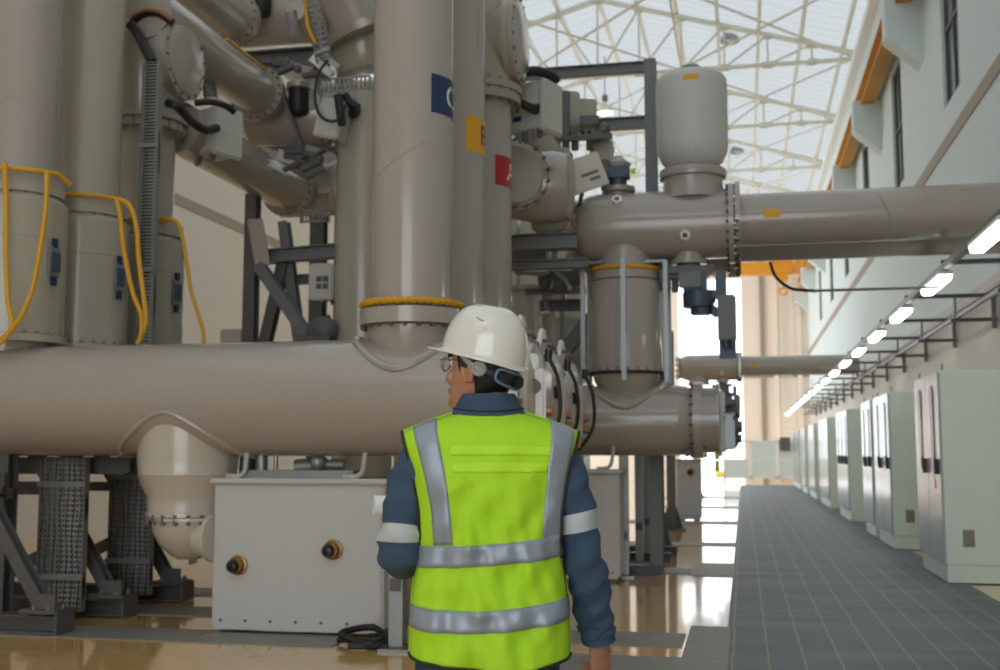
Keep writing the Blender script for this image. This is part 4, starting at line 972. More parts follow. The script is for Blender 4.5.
xbarrel('lower dark busbar tank behind the flange of the lower busbar pipe', at(312, 190, Y=14.5), -6.2, -4.7, .36, at(302, 180, Y=14.08), at(325, 185, Y=14.15))
# mid-height left fittings
side_box('grey control box with pale cover hanging right of the third left column', 227, 108, 157, 11.2, .40, .50, 66)
single('cable_bundle', MB().tube([at(168, 103, Y=10.1), at(178, 107, Y=10.1), at(190, 120, Y=10.4), at(205, 130, Y=10.7), at(217, 128, Y=10.9)], .045, 10).tube([at(195, 103, Y=10.6), at(212, 102, Y=10.7), at(226, 106, Y=10.8), at(234, 112, Y=10.9)], .035, 10), 'black', 'black cables sagging into the grey-green control box by the left columns', 'cable')
single('cable_bundle', MB().tube([at(130, 24, Y=10.1), at(138, 34, Y=10.1), at(146, 50, Y=10.0), at(153, 63, Y=9.9)], .05, 10), 'black', 'thick black cable dropping into the narrow tall perforated tray', 'cable')
single('cable_bundle', MB().tube([at(132, 22, Y=10.2), at(145, 14, Y=10.2), at(160, 14, Y=10.2), at(172, 22, Y=10.2)], .04, 10), 'black', 'black cable curving over the big round cover\'s housing', 'cable')
single('copper_pipe', MB().tube([at(132, 16, Y=10.15), at(145, 10, Y=10.15), at(160, 12, Y=10.15), at(171, 20, Y=10.15)], .02, 8), 'copper', 'thin copper pipe curving above the big round cover\'s housing', 'pipe')
ctrl_box('tilted light grey control box with black cable loop beside the upper column', (318, 99), (343, 138), 12.3, .3, Ry(14))
m = MB().tube([at(328, 60, Y=12.1), at(319, 72, Y=12.1), at(316, 84, Y=12.1), at(315, 100, Y=12.1), at(320, 115, Y=12.1), at(330, 121, Y=12.1), at(340, 118, Y=12.1), at(345, 105, Y=12.1)], .018, 8)
single('cable_loop', m, 'black', 'black cable loop hanging over the tilted light grey control box', 'cable')
single('cable_bundle', MB().tube([at(338, 95, Y=12.2), at(340, 110, Y=12.2), at(342, 125, Y=12.2)], .05, 10).tube([at(345, 95, Y=12.3), at(350, 103, Y=12.3), at(358, 108, Y=12.3)], .05, 10).sphere(at(352, 110, Y=12.5), .1, 12, 8), 'black', 'dark cable tails right of the tilted light grey control box', 'cable')
single('yellow_rope', MB().tube([at(305, 1, Y=12.3), at(307, 20, Y=12.3), at(310, 32, Y=12.3), at(316, 44, Y=12.3)], .02, 8), 'hose', 'yellow cord hanging beside the leaning perforated tray', 'cord')
single('white_clips', MB().cbox(at(322, 66, Y=12.7), (.34, .06, .1), Ry(42)).cbox(at(330, 60, Y=12.7), (.3, .06, .08), Ry(42)), 'white', 'pair of white slanting brackets below the leaning perforated tray', 'bracket')
single('white_clips', MB().cbox(at(288, 158, Y=13.6), (.3, .06, .13), Ry(24)), 'white', 'white bracket above the lower busbar pipe\'s flange', 'bracket')
single('white_clips', MB().cbox(at(266, 74, Y=13.0), (.24, .06, .1), Ry(24)), 'white', 'white bracket at the flange of the middle busbar pipe', 'bracket')
m = MB()
for x, y, w, h in ((275, 63, .36, .05), (284, 70, .3, .06), (300, 158, .4, .05), (312, 165, .25, .07), (295, 152, .25, .06), (262, 62, .2, .05), (316, 172, .25, .07), (268, 66, .5, .03), (305, 160, .6, .03), (318, 74, .4, .05), (289, 110, .03, 1.3)):
    m.cbox(at(x, y, Y=13.0), (w, .1, h), Ry(random.uniform(-25, 25)))
for x, y in ((278, 60), (290, 66), (303, 152), (296, 160), (312, 156)): m.cyl(at(x, y, Y=13.0), at(x+7, y+3, Y=13.0), .04, 14); m.sphere(at(x+8, y+3, Y=13.0), .055, 12, 8)
single('interlock_linkage', m, 'steel', 'dark linkage and brackets between the busbar tanks at the upper left', 'mechanism')
# slanted duct top right of the busbar tanks
c = at(360, 15, Y=12.6)
t = thing('slanted_tank', 'beige slanting tank with a pale flange behind the top of the blue-sticker column', 'tank', c)
part('body', MB().lathe(at(345, -25, Y=12.4), at(372, 48, Y=12.8)-at(345, -25, Y=12.4), [(0, .4), (.55, .4)], 40), 'gis', t)
part('flange', MB().lathe(at(366, 26, Y=12.6), V((.25, .2, -.75)), [(0, .4), (0, .5), (.1, .5), (.1, .3)], 40), 'flange', t)
part('lower_body', MB().lathe(at(362, 35, Y=12.9), V((.1, .1, -.6)), [(0, .4), (.3, .42), (.45, .35), (.5, .1)], 36), 'gis_green', t)
# greenish column beside the blue one
xg, yg = -4.36, 12.9
t = thing('column_tube', 'greenish column left of the blue-sticker column, in its shade', 'column', (xg, yg, 0))
part('tube', MB().cyl((xg, yg, 0), (xg, yg, 5.75), .345, 48), 'gis_green', t)
part('flange', MB().cyl((xg, yg, 2.55), (xg, yg, 2.6), .36, 48), 'gis_green', t)
# steel frame in front of the cream wall
t = thing('braced_support', 'grey steel frame with crossed braces before the cream left wall', 'frame', (-5.9, 13.1, 0))
x0 = at(251, 300, Y=13.1).x
part('post', MB().hbeam((x0, 13.1, 0), (x0, 13.1, at(251, 195, Y=13.1).z), .15, .16, .014, (0, 1, 0)), 'steel', t)
part('beam', MB().hbeam(at(255, 258, Y=13.1), (-4.75, 13.1, at(255, 258, Y=13.1).z+.05), .16, .17, .014), 'steel_mid', t)
part('brace', MB().hbeam(at(259, 265, Y=13.0), at(309, 338, Y=13.0), .14, .14, .014, (0, 1, 0)), 'steel_mid', t)
part('brace', MB().hbeam(at(287, 250, Y=13.2), at(265, 345, Y=13.2), .14, .14, .014, (0, 1, 0)), 'steel', t)
part('brace', MB().hbeam(at(284, 222, Y=13.25), at(300, 345, Y=13.25), .12, .14, .014, (0, 1, 0)), 'steel_mid', t)
part('gusset', MB().prism([(-.1, .3), (.1, .3), (.22, -.28), (.02, -.28)], at(254, 243, Y=12.98), at(254, 243, Y=12.98)+V((0, .02, 0))), 'gis', t, label='beige gusset plate')
part('short_beam', MB().hbeam(at(292, 280, Y=13.3), at(312, 279, Y=13.3), .1, .12, .012), 'steel', t)
bxv = ctrl_box('small pale control box hung on the grey steel frame before the left wall', (310, 264), (334, 300), 12.9, .25)
c = at(322, 282, Y=12.84)
part('vent', MB().cbox(c+V((-.04, 0, .04)), (.06, .02, .06)).cbox(c+V((.04, 0, .04)), (.06, .02, .06)).cbox(c+V((-.04, 0, -.05)), (.06, .02, .06)).cbox(c+V((.04, 0, -.05)), (.06, .02, .06)), 'steel', bxv, label='dark square vents')
single('clamp_fitting', MB().sphere(at(322, 330, Y=12.6), (.2, .12, .16), 16, 10).cyl(at(312, 326, Y=12.6), at(330, 318, Y=12.6), .05, 12).cbox(at(316, 340, Y=12.6), (.4, .2, .1)), 'steel', 'dark clamp fitting at the foot of the crossed braces', 'fitting')
single('vent_box', MB().cbox(at(236, 340, Y=13.3), (.3, .3, .25)), 'ctrl', 'small grey box low in front of the cream left wall', 'box', bevel=.02)

# ------------------------------------------------------------------ green-grey relay cabinets behind the columns
for k in range(3):
    x0 = -5.3+k*1.0; lab = ['far', 'middle', 'near'][k]
    t = thing('relay_cabinet', ['tall greenish relay cabinet behind the column in the shade', 'tall greenish relay cabinet standing behind the lettered columns', 'tall greenish relay cabinet glimpsed right of the helmet behind thin conduits'][k], 'cabinet', (x0+.48, 17.5, 0))
    part('body', MB().box(x0, x0+.96, 17.2, 18.0, .1, 5.0), 'gis_green', t, bevel=.01)
    part('plinth', MB().box(x0+.02, x0+.94, 17.22, 17.98, 0, .1), 'steel', t)
    for a in (0, .48):
        d = part('door', MB().box(x0+.015+a, x0+.465+a, 17.175, 17.2, .15, 4.95), 'gis_green', t, bevel=.006)
        part('handle', MB().box(x0+(.40 if a == 0 else .54), x0+(.43 if a == 0 else .57), 17.14, 17.175, 1.6, 1.8), 'black_gloss', d)

# dark platform steel behind the busbar tanks
t = thing('platform_frame', 'dark brownish steel platform behind the busbar tanks at the upper left', 'frame', (-6.3, 15.6, 0))
for (xa, xb, yy, h) in ((236, 352, 62, .24), (236, 352, 150, .3), (250, 352, 172, .16)):
    a = at(xa, yy, Y=15.6); b = at(xb, yy, Y=15.6)
    part('beam', MB().hbeam((a.x, 15.6, a.z), (b.x, 15.6, a.z), .22, h, .02), 'steel', t)
for xa in (322, 346):
    a = at(xa, 40, Y=15.75)
    part('post', MB().hbeam((a.x, 15.75, 0), (a.x, 15.75, a.z), .2, .22, .02, (0, 1, 0)), 'steel', t)
for xa, yy in ((300, 74), (276, 160), (320, 158)):
    a = at(xa, yy, Y=15.3)
    part('bracket', MB().cbox(a, (.4, .3, .22), Ry(20)), 'gis', t)
# ================================================================== THE WORKER
DP = 3.15
h0 = at(490, 453, D=DP); P0 = V((h0.x, h0.y, 0))
PYAW = math.atan2(-h0.x, h0.y)
LM = Matrix.Translation(P0) @ Matrix.Rotation(PYAW, 4, 'Z')     # local: x right, y away from the camera, z up
def L(x, y, z): return V((x, y, z))
person = thing('person', 'person in white hard hat and yellow-green vest over blue workwear, head turned sideways', 'person', P0)
def pp(name, mb, mat, parent=None, **k): return part(name, mb.xf(LM), mat, parent or person, **k)
def ell(cx, cy, a, b, z, n=40, e=2.0, tilt=0):
    r = []
    for k in range(n):
        t = 2*PI*k/n; c, s = math.cos(t), math.sin(t)
        x = a*math.copysign(abs(c)**(2/e), c); y = b*math.copysign(abs(s)**(2/e), s)
        r.append(V((cx+x, cy+y, z+tilt*y)))
    return r
# ---- head frame: turned to the left and tipped back a little
TH = math.radians(56)
HC = V((-.022, .035, 1.612))
HR = Matrix.Rotation(TH, 3, 'Z') @ Matrix.Rotation(math.radians(5), 3, 'X')
def H(x, y, z): return HC + HR @ V((x, y, z))
body = MB()
prof = [(-.122, .022, .082, .03), (-.112, .036, .090, -.0), (-.09, .050, .094, -.035), (-.06, .061, .092, -.065), (-.03, .068, .089, -.083), (0, .072, .088, -.094), (.03, .075, .088, -.099), (.06, .074, .086, -.098), (.09, .066, .074, -.086), (.112, .046, .05, -.06), (.124, .016, .014, -.024)]
body.loft([[H(*p) for p in ell(0, (f+b)/2, w, (f-b)/2, z, 36, 2.15)] for z, w, f, b in prof])
body.loft([[H(x*w, .08+y, z) for x, y in ((-1, 0), (0, .012+d), (1, 0), (0, -.02))] for z, w, d in ((.025, .008, .006), (0, .010, .014), (-.022, .014, .026), (-.034, .017, .022), (-.042, .010, .006))])
body.sphere(H(0, .092, -.066), (.022, .010, .008), 14, 8, HR); body.sphere(H(0, .090, -.098), (.022, .012, .016), 14, 8, HR)
for sx in (-1, 1):
    body.sphere(H(sx*.034, .074, -.028), (.026, .018, .022), 14, 8, HR)
    e = MB()
    body.sphere(H(sx*.079, -.012, -.008), (.010, .021, .034), 16, 10, HR @ Matrix.Rotation(math.radians(-12), 3, 'X') @ Matrix.Rotation(math.radians(28*sx), 3, 'Z'))
    body.tube([H(sx*.080, .006, -.03), H(sx*.086, .010, -.005), H(sx*.087, .004, .018), H(sx*.091, -.014, .027), H(sx*.093, -.029, .012), H(sx*.088, -.026, -.014), H(sx*.080, -.010, -.034)], .0042, 8, 4)
    body.sphere(H(sx*.079, -.002, -.034), (.005, .009, .009), 10, 8, HR)
body.cyl(V((-.0, .02, 1.42)), V((-.008, .03, 1.57)), .060, 28, .055)
# trunk and limbs under the clothes
trunk = [(.80, .145, .10), (.92, .150, .10), (1.05, .135, .09), (1.2, .15, .10), (1.32, .165, .105), (1.40, .165, .09), (1.45, .10, .07), (1.48, .055, .05)]
body.loft([ell(0, 0, a, b, z, 32, 2.3) for z, a, b in trunk])
RS, RE, RW = V((.185, .0, 1.36)), V((.256, .01, 1.10)), V((.301, .080, .880))
LS, LE, LW = V((-.185, .0, 1.36)), V((-.246, -.02, 1.115)), V((-.205, .20, 1.20))
for S, E_, W_ in ((RS, RE, RW), (LS, LE, LW)):
    body.capsule(S*.85+V((0, 0, .2)), S, .05, .05); body.capsule(S, E_, .046, .036); body.capsule(E_, W_, .036, .025)
for sx in (-1, 1):
    body.capsule(V((sx*.085, 0, .84)), V((sx*.09, .01, .46)), .08, .052); body.capsule(V((sx*.09, .01, .46)), V((sx*.095, -.01, .09)), .05, .035)
def hand(mb, W_, d, n, thumb, curl, lens=(.072, .080, .074, .058), spread=.019):
    d = d.normalized(); n = (n-d*n.dot(d)).normalized(); l = d.cross(n).normalized()
    if l.dot(thumb) < 0: l = -l
    R = Matrix((l, d, n)).transposed()
    mb.sphere(W_+d*.048, (.040, .052, .0165), 20, 12, R); mb.sphere(W_+d*.07, (.041, .026, .0155), 20, 12, R)
    mb.sphere(W_+d*.035+l*.022+n*.006, (.018, .034, .016), 14, 10, R); mb.capsule(W_-d*.02, W_+d*.03, .025, .026)
    for k in range(4):
        p = W_+d*(.088-.004*abs(k-1.2))+l*(.0285-spread*k); ang = 0
        rr = (.0088, .009, .0088, .0078)[k]
        for q, (f, c) in enumerate(zip((.45, .32, .23), curl)):
            ang += c+.06*k; dd = d*math.cos(ang)+n*math.sin(ang)
            p2 = p+dd*lens[k]*f*1.05; mb.capsule(p, p2, rr-.0006*q, rr-.0006*(q+1), 12); p = p2
    p = W_+d*.028+l*.034+n*.008
    for f, dd in ((.036, d*.75+l*.5+n*.35), (.03, d*.85+l*.05+n*.55), (.024, d*.7-l*.3+n*.6)):
        p2 = p+dd.normalized()*f; mb.capsule(p, p2, .0105, .0095, 12); p = p2
hd = (RW-RE).normalized()*.5+V((.02, .05, -.85))
hand(body, RW+V((.0, .006, -.010)), hd, V((-.58, .72, .1)), V((-.3, .9, 0)), (.75, 1.05, .6))
ROLL0, ROLL1 = V((-.340, .235, 1.228)), V((-.03, .30, 1.21))
hand(body, LW, V((.25, .55, .28)), V((.75, -.1, -.62)), V((-.1, .3, .9)), (.85, 1.0, .7))
b = pp('body', body, 'skin')
rm = b.modifiers.new('merge', 'REMESH'); rm.mode = 'VOXEL'; rm.voxel_size = .0036; rm.use_smooth_shade = True
sm = b.modifiers.new('soften', 'SMOOTH'); sm.factor = .5; sm.iterations = 5
# ---- face details
for sx in (-1, 1):
    e = pp('eye', MB().sphere(H(sx*.033, .0765, .012), (.0135, .010, .0095), 16, 10, HR), 'eye', label='dark eye')
    part('pupil', MB().sphere(H(sx*.033, .0845, .012), (.006, .004, .006), 12, 8, HR).xf(LM), 'black_gloss', e)
    pp('eyebrow', MB().tube([H(sx*.017, .090, .032), H(sx*.035, .090, .037), H(sx*.055, .076, .030)], .0045, 8, 4), 'hair')
pp('mouth', MB().sphere(H(0, .0985, -.063), (.021, .005, .0045), 14, 8, HR).sphere(H(0, .0975, -.071), (.018, .005, .0055), 14, 8, HR), 'lip')
# ---- hair: round the back and over the temples, above the nape
rows = []; NA = 120
for j in range(19):
    row = []
    for k in range(NA+1):
        an = math.radians(-90-128+256*k/NA)              # -90 is the back of the head
        off = abs(math.degrees(an)+90)
        if off < 55: zl = -.098+.010*math.sin(k*1.7)
        elif off < 78: zl = -.098+(off-55)/23*.085
        elif off < 92: zl = .024
        elif off < 110: zl = .024-.046*math.sin(PI*(off-92)/18)**.6
        else: zl = .034
        z = zl+(.112-zl)*j/18
        q = [p for p in prof]; i = max(m for m in range(len(q)-1) if q[m][0] <= z)
        u = (z-q[i][0])/(q[i+1][0]-q[i][0]); w, f, bk = [q[i][m]+(q[i+1][m]-q[i][m])*u for m in (1, 2, 3)]
        th = .013*min(1, (j+.6)/3)
        cx = (f+bk)/2
        row.append(H((w+th)*math.cos(an), cx+((f-bk)/2+th)*math.sin(an), z))
    rows.append(row)
h = pp('hair', MB().grid(rows), 'hair', fix=False)
s = h.modifiers.new('thickness', 'SOLIDIFY'); s.thickness = .014; s.offset = -1
# ---- glasses
g = MB()
for sx in (-1, 1):
    g.tube([H(sx*.078, -.005, .018), H(sx*.078, .05, .020), H(sx*.068, .098, .019)], .0016, 6, 3)
    g.tube([H(sx*(.035+.027*math.cos(q)), .104-.012*abs(math.cos(q)) if sx*math.cos(q)*sx > 0 else .106, .008+.021*math.sin(q)) for q in [2*PI*k/20 for k in range(20)]], .0014, 6, 1, True)
g.tube([H(-.010, .106, .014), H(0, .110, .017), H(.010, .106, .014)], .0014, 6, 3)
gl = pp('glasses', g, 'steel')
for sx in (-1, 1):
    part('lens', MB().loft([[H(sx*.035+.026*math.cos(2*PI*k/20), y, .008+.020*math.sin(2*PI*k/20)) for k in range(20)] for y in (.102, .1035)]).xf(LM), 'lens', gl)
# ---- hard hat
HT = HR @ Matrix.Rotation(math.radians(9), 3, 'X')
HHC = H(0, -.002, .043)
def K(x, y, z): return HHC + HT @ V((x, y, z))
rows = []; NU, NV = 72, 20
def hat(u, v, o=0):
    th = v*PI/2; a, bq, hh = .106+o, .126+o, .137+o
    ridge = .004*math.exp(-(math.cos(u)/.3)**2)*math.sin(th)*min(1, (1-v)*5)
    c = math.cos(th)**.70
    return K(a*c*math.cos(u), bq*c*math.sin(u), hh*math.sin(th)**.95+ridge)
outer = [[hat(2*PI*k/NU, min(j/NV, .9999)) for k in range(NU)] for j in range(NV+1)]
inner = [[hat(2*PI*k/NU, min(j/NV, .99), -.004) for k in range(NU)] for j in range(NV, -1, -1)]
rim = []
for o, z in ((-.004, -.012), (.004, -.014), (.011, -.012), (.011, -.007), (.001, .0)):
    r = []
    for k in range(NU):
        u = 2*PI*k/NU; fr = max(0, math.sin(u))**3; bk = max(0, -math.sin(u))**4
        ext = o + (.052*fr if o > .006 else (.045*fr if o == .004 else 0)); drop = -.010*fr*(1 if o > 0 else .3)-.012*bk
        r.append(K((.106+o)*math.cos(u), (.126+ext)*math.sin(u), z+drop*.9))
    rim.append(r)
hm = MB().loft(inner[:-1]+[inner[-1]]+rim+outer, caps=False)
hat_o = pp('hard_hat', hm, 'helmet', label='white hard hat')
part('scuff', MB().tube([hat(math.radians(186), .50, .0004), hat(math.radians(192), .47, .0004), hat(math.radians(199), .46, .0004)], .0016, 6, 3).xf(LM), 'grey_plastic', hat_o, label='dark scuff mark')
band = []
for dz in (-.012, .014):
    band.append([K((.090)*math.cos(t), -.004+.110*math.sin(t), -.030+dz-.018*max(0, -math.sin(t))) for t in [math.radians(170+200*k/40) for k in range(41)]])
bo = part('headband', MB().grid(band).xf(LM), 'strap', hat_o, fix=False)
sl = bo.modifiers.new('thickness', 'SOLIDIFY'); sl.thickness = .006
def onband(tdeg, z, o=0):
    t = math.radians(tdeg); return K((.094+o)*math.cos(t), -.004+(.113+o)*math.sin(t), z)
pr = onband(205, -.036)
part('pivot_ring', MB().ring(pr, HT @ V((-1, -.5, 0)), .0155, .0065, 10, 28).cyl(pr, onband(205, -.036, .006), .010, 16).xf(LM), 'grey_plastic', hat_o, label='grey pivot ring')
part('strap_arm', MB().tube([onband(165, .0), onband(178, -.014), onband(192, -.028), pr], .008, 8, 4).xf(LM), 'grey_plastic', hat_o, label='grey strap arm')
pts = [onband(a, z, .008) for a, z in ((232, -.030), (240, -.026), (258, -.030), (276, -.036), (284, -.044), (282, -.066), (272, -.074), (256, -.070), (238, -.062), (231, -.052))]
part('buckle_rim', MB().tube(pts, .0042, 8, 5, True).xf(LM), 'strap_blue', hat_o, label='blue buckle rim')
part('buckle', MB().loft([[onband(a, z, o) for a, z in ((234, -.034), (258, -.034), (280, -.044), (278, -.064), (256, -.066), (236, -.058))] for o in (.0, .010)]).xf(LM), 'strap', hat_o)
part('dial', MB().cyl(onband(268, -.053, .004), onband(268, -.053, .022), .017, 20).xf(LM), 'black_gloss', hat_o)
# ---- shirt
def wob(p, k, s): return s*(math.sin(p.z*k+p.x*31)+.6*math.sin(p.z*k*1.9+p.y*43+1.3)+.5*math.sin(p.x*67+p.y*29+p.z*23))
def sleeve(path, radii, seed, sub=10, n=28):
    """folded tube of cloth along an arm"""
    m = MB().tube(path, 1.0, n, 1)
    P = []; q = [V(p) for p in path]; R = []
    for i in range(len(q)-1):
        for k in range(sub):
            t = k/sub; a, b_, c, d = q[max(i-1, 0)], q[i], q[i+1], q[min(i+2, len(q)-1)]
            P.append(.5*((2*b_)+(c-a)*t+(2*a-5*b_+4*c-d)*t*t+(3*b_-a-3*c+d)*t**3)); R.append(radii[i]+(radii[i+1]-radii[i])*t)
    P.append(q[-1]); R.append(radii[-1])
    m = MB().tube(P, R, n, 1)
    for i in range(len(P)):
        for k in range(n):
            v = m.v[i*n+k]; o = (v-P[i]); a = 2*PI*k/n
            g = i*5/sub; f = .075*math.sin(g*1.35+2.2*math.sin(a+seed)+seed)+.05*math.sin(g*.6+3*a+seed*2)+.02*math.sin(g*3.1-2*a+seed)
            m.v[i*n+k] = P[i]+o*(1+f*(.4 if i > len(P)-sub else 1))
    m.centres = P
    return m
def tape(m, i0, i1, n=28):
    """reflective tape sewn round a sleeve, following its folds"""
    push = lambda i, d: [m.centres[i]+(m.v[i*n+k]-m.centres[i])*(1+d/.06) for k in range(n)]
    return MB().loft([push(i0, -.004)]+[push(i, .0025) for i in range(i0, i1+1)]+[push(i1, -.004)], caps=False)
sh = MB(); zz = [(.83, .166, .112), (.95, .164, .110), (1.08, .156, .104), (1.2, .166, .106), (1.3, .180, .106), (1.37, .190, .098), (1.42, .172, .085), (1.455, .125, .08), (1.48, .085, .07), (1.50, .072, .066)]
sh.loft([ell(0, .0+.02*max(0, (z-1.42)/.08), a, b_, z, 44, 2.3) for z, a, b_ in zz])
shirt = pp('shirt', sh, 'shirt', angle=60)
rs = sleeve([V((.12, .0, 1.39)), V((.182, .0, 1.365)), V((.214, .0, 1.29)), V((.236, .0, 1.20)), V((.254, .005, 1.10)), V((.270, .025, 1.03)), V((.284, .055, .955)), V((.295, .075, .890)), V((.297, .08, .872))],
            [.05, .064, .060, .053, .053, .056, .052, .046, .044], .4)
rt_ = tape(rs, 28, 33); part('sleeve', rs.xf(LM), 'shirt', shirt, angle=60)
part('cuff', sleeve([V((.2925, .071, .92)), V((.2965, .076, .895)), V((.3005, .081, .860))], [.050, .049, .046], 2.2, 5).xf(LM), 'shirt', shirt, angle=60)
ls = sleeve([V((-.12, .0, 1.39)), V((-.182, .0, 1.365)), V((-.215, -.005, 1.29)), V((-.234, -.015, 1.20)), V((-.238, -.02, 1.135)), V((-.236, .01, 1.105)), V((-.235, .07, 1.12)), V((-.22, .13, 1.155)), V((-.208, .185, 1.19))],
            [.05, .064, .062, .058, .063, .064, .057, .050, .044], 1.7)
lt_ = tape(ls, 32, 38); part('sleeve', ls.xf(LM), 'shirt', shirt, angle=60)
part('sleeve_tape', rt_.xf(LM), 'sleeve_tape', shirt, label='pale reflective sleeve tape')
part('sleeve_tape', lt_.xf(LM), 'sleeve_tape', shirt, label='pale reflective sleeve tape')
# collar: standing band with the fall turned over it
col = []
for z, a, b_, cy in ((1.46, .114, .088, .010), (1.482, .104, .086, .012), (1.505, .094, .084, .014), (1.525, .083, .081, .016), (1.538, .076, .077, .018), (1.543, .072, .073, .018), (1.53, .067, .068, .018), (1.48, .066, .066, .018)):
    col.append(ell(-.004, cy, a, b_, z, 44, 2.0, .03))
part('collar', MB().loft(col, caps=False).xf(LM), 'shirt', shirt, angle=60)
sm_ = MB().tube([(-.004+.0985*math.cos(t), .013+.0855*math.sin(t), 1.497+.006*math.cos(2*t)) for t in [math.radians(185+170*k/20) for k in range(21)]], .0022, 6, 1)
part('collar_seam', sm_.xf(LM), 'piping', shirt)
# ---- vest: back and front panels sewn at the sides and shoulders
ZH = .822
def lerp(tab, z):
    if z <= tab[0][0]: return tab[0][1:]
    for a, b_ in zip(tab, tab[1:]):
        if z <= b_[0]:
            u = (z-a[0])/(b_[0]-a[0]); return [p+(q-p)*u for p, q in zip(a[1:], b_[1:])]
    return tab[-1][1:]
#       z     half width   half depth   cut-in of the armhole
VT = [(.80, .216, .165, .216), (.88, .216, .163, .216), (.96, .212, .158, .212), (1.02, .206, .152, .207), (1.08, .196, .147, .192), (1.13, .198, .146, .186), (1.2, .206, .145, .190), (1.27, .218, .143, .202), (1.34, .232, .138, .217), (1.4, .245, .128, .233), (1.44, .25, .115, .243), (1.5, .25, .10, .245)]
def ztop(x): return 1.508-.070*min(1, abs(x)/.24)**1.5
def vest_pt(u, t, side, o=0):
    z = ZH+.012*math.sin(u*2+1)+(ztop(u*.24)-ZH)*t
    a, b_, c = lerp(VT, z)
    x = u*min(c, a*.9995); zt = ztop(x)
    zh = ZH+.022*u*u-.004*math.sin(u*3)
    z = zh+(zt-zh)*t
    dep = b_*max(0, 1-(abs(x)/a)**2.6)**(1/2.3)
    k = max(0, min(1, (zt-z)/.07)); dep *= math.sqrt(max(0, 1-(1-k)**2))*.97+.03*k
    w = (.006*math.sin(u*7+t*9)+.005*math.sin(u*13-t*17+1)+.004*math.sin(u*4+t*31)+.003*math.sin(u*23+t*14*(1+.3*u)+2)*(1 if z < 1.22 else .4)+.0022*math.sin(u*9-t*47+u*u*5))*min(1, max(0, (1-abs(u))*5))*min(1, (zt-z)/.15)*(1 if z < 1.3 else .5)
    return V((x*(1+o/.22), side*(dep+w+o)+.008, z))
def panel(side, o=0, u0=-1, u1=1, t0=0, t1=1, nu=60, nt=64):
    return MB().grid([[vest_pt(u0+(u1-u0)*k/nu, t0+(t1-t0)*j/nt, side, o) for k in range(nu+1)] for j in range(nt+1)])
vest = pp('safety_vest', panel(-1), 'vest', fix=False, angle=70, label='yellow-green safety vest')
part('front_panel', panel(1).xf(LM), 'vest', vest, fix=False, angle=70)
def band_fn(side, f0, f1, u0, u1, n=60, m=4, o=.0035):
    """tape between two heights given along u"""
    rows = []
    for j in range(m+1):
        row = []
        for k in range(n+1):
            u = u0+(u1-u0)*k/n; z = f0(u)+(f1(u)-f0(u))*j/m
            zh = ZH+.022*u*u-.004*math.sin(u*3); row.append(vest_pt(u, (z-zh)/(ztop(u*.22)-zh), side, o))
        rows.append(row)
    return MB().grid(rows)
def vband(side, uf, half, z0, z1, o=.003):
    rows = []
    for j in range(31):
        t0 = (z0-ZH)/(1.45-ZH); t1 = (z1-ZH)/(1.45-ZH); t = t0+(t1-t0)*j/30
        rows.append([vest_pt(uf(t)+half(t)*(k/6-.5)*2, t, side, o) for k in range(7)])
    return MB().grid(rows)
for nm, side in (('back', -1), ('front', 1)):
    part('reflective_band', band_fn(side, lambda u: 1.088+.014*u, lambda u: 1.143+.014*u, -.995, .995).xf(LM), 'reflective', vest, fix=False, label='silver reflective tape')
    part('reflective_band', band_fn(side, lambda u: .933+.011*u-.014*(1-u*u), lambda u: .990+.011*u-.014*(1-u*u), -.995, .995).xf(LM), 'reflective', vest, fix=False, label='silver reflective tape')
    for sx in (-1, 1):
        part('shoulder_band', vband(side, lambda t, sx=sx: sx*(.72 if sx < 0 else .80)+(.06 if sx < 0 else -.0)*(1-t)*2.2*(1 if sx < 0 else 0)+(.0 if sx < 0 else .13*(1-t)*1.3), lambda t: .135, 1.118, 1.4515).xf(LM), 'reflective', vest, fix=False, label='silver reflective tape')
part('bright_strip', band_fn(-1, lambda u: 1.374, lambda u: 1.402, -.46, .70, o=.0016).xf(LM), 'vest_bright', vest, fix=False, label='brighter yellow strip')
part('bright_strip', band_fn(-1, lambda u: 1.328, lambda u: 1.355, -.46, .70, o=.0016).xf(LM), 'vest_bright', vest, fix=False, label='brighter yellow strip')
for o in [vest]+list(vest.children):
    s = o.modifiers.new('thickness', 'SOLIDIFY'); s.thickness = .004 if o == vest or o.name.startswith('front') else .0016; s.offset = -1
for sx in (-1, 1):
    for side in (-1, 1):
        pm = MB().tube([vest_pt(sx*.999, .42+.58*k/30, side, .002) for k in range(31)], .0045, 8, 1)
        part('piping', pm.xf(LM), 'piping', vest, label='dark piping')
for side in (-1, 1): part('hem_piping', MB().tube([vest_pt(-1+2*k/60, 0, side, .0015) for k in range(61)], .0042, 8, 1).xf(LM), 'piping', vest, label='dark piping')
# ---- trousers and boots
tr_ = MB().loft([ell(0, .0, a, b_, z, 36, 2.3) for z, a, b_ in ((.74, .185, .135), (.80, .188, .138), (.87, .185, .135), (.93, .172, .125))])
for sx in (-1, 1):
    tr_.add(*(lambda m: (m.v, m.f))(sleeve([V((sx*.09, 0, .86)), V((sx*.093, .005, .70)), V((sx*.095, .01, .46)), V((sx*.098, 0, .24)), V((sx*.10, -.01, .05))], [.105, .102, .078, .068, .070], 1.0+sx, 6, 30)))
pp('trousers', tr_, 'trousers', angle=60)
for sx in (-1, 1):
    bt = MB().loft([[V((sx*.1+x, .07+y, z)) for x, y in [(w*math.cos(2*PI*k/28), l*math.sin(2*PI*k/28)*(1.0)) for k in range(28)]] for z, w, l in ((.001, .046, .135), (.03, .05, .14), (.055, .048, .133), (.08, .042, .11))])
    bt.cyl(V((sx*.1, -.01, .04)), V((sx*.1, -.015, .17)), .05, 24, .052)
    pp('boot', bt, 'boot', angle=50)
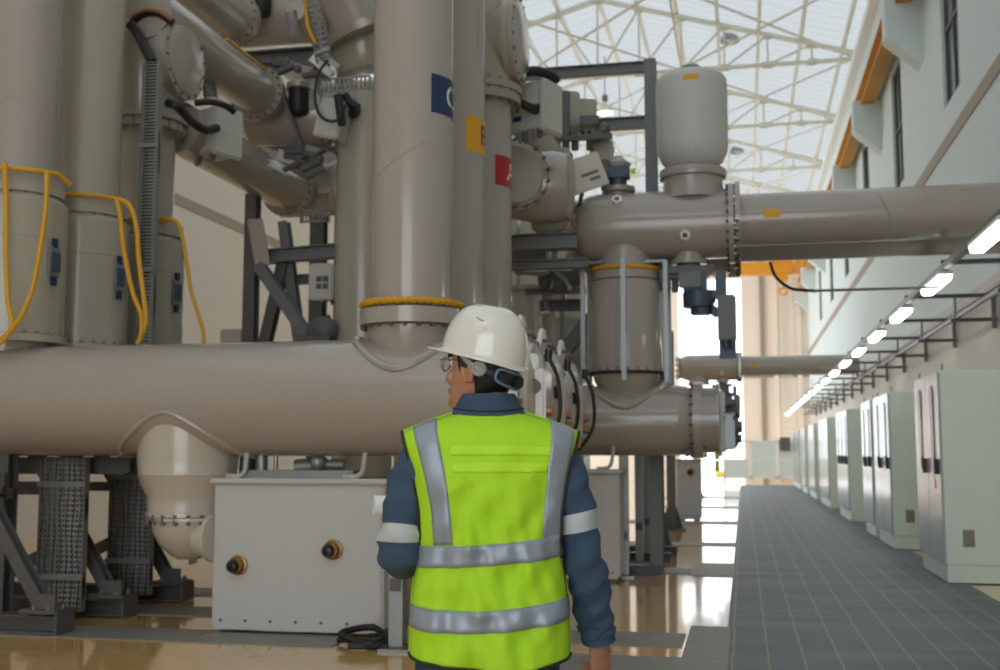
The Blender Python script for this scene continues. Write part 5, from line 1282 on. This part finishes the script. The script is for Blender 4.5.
# ---- paper roll in the left hand
d = (ROLL1-ROLL0).normalized()
pr_ = MB().lathe(ROLL0, d, [(0, .019), (0, .029), ((ROLL1-ROLL0).length, .029), ((ROLL1-ROLL0).length, .018), (.01, .018), (0, .018)], 28).xf(LM)
single('paper_roll', pr_, 'paper', 'white paper roll held in the worker\'s bent left arm', 'paper')
# ================================================================== LIGHT, SKY, CAMERA
w = bpy.data.worlds.new('sky'); bpy.context.scene.world = w; w.use_nodes = True
nt = w.node_tree; bg = nt.nodes['Background']
tc = nt.nodes.new('ShaderNodeTexCoord'); sx = nt.nodes.new('ShaderNodeSeparateXYZ'); nt.links.new(tc.outputs['Generated'], sx.inputs[0])
rp = nt.nodes.new('ShaderNodeValToRGB'); nt.links.new(sx.outputs[2], rp.inputs['Fac'])
rp.color_ramp.elements[0].position = 0; rp.color_ramp.elements[0].color = (.90, .95, 1.0, 1)
rp.color_ramp.elements[1].position = .6; rp.color_ramp.elements[1].color = (.82, .92, 1.0, 1)
nt.links.new(rp.outputs['Color'], bg.inputs['Color']); bg.inputs['Strength'].default_value = 3.1
def area(name, loc, rot, sx_, sy_, e, col=(1, 1, 1)):
    l = bpy.data.lights.new(name, 'AREA'); l.shape = 'RECTANGLE'; l.size = sx_; l.size_y = sy_; l.energy = e; l.color = col
    o = bpy.data.objects.new(name, l); C.objects.link(o); o.location = loc; o.rotation_euler = rot; return o
cam = bpy.data.cameras.new('camera'); co = bpy.data.objects.new('camera', cam); C.objects.link(co)
co.location = (0, 0, EYE); co.rotation_euler = (PI/2+PITCH, 0, YAW)
cam.sensor_width = 36; cam.sensor_fit = 'HORIZONTAL'; cam.lens = F*36/1000; cam.clip_start = .05; cam.clip_end = 400
cam.dof.use_dof = True; cam.dof.focus_distance = 4.0; cam.dof.aperture_fstop = 3.7
sc = bpy.context.scene; sc.camera = co
sc.view_settings.view_transform = 'Standard'; sc.view_settings.look = 'None'; sc.view_settings.gamma = 1; sc.view_settings.exposure = 0
sc.view_settings.use_curve_mapping = False
sc.cycles.use_denoising = True
try: sc.cycles.denoiser = 'OPENIMAGEDENOISE'
except Exception: pass
sc.cycles.max_bounces = 8; sc.cycles.diffuse_bounces = 5; sc.cycles.glossy_bounces = 4; sc.cycles.transmission_bounces = 6
sc.cycles.sample_clamp_indirect = 6
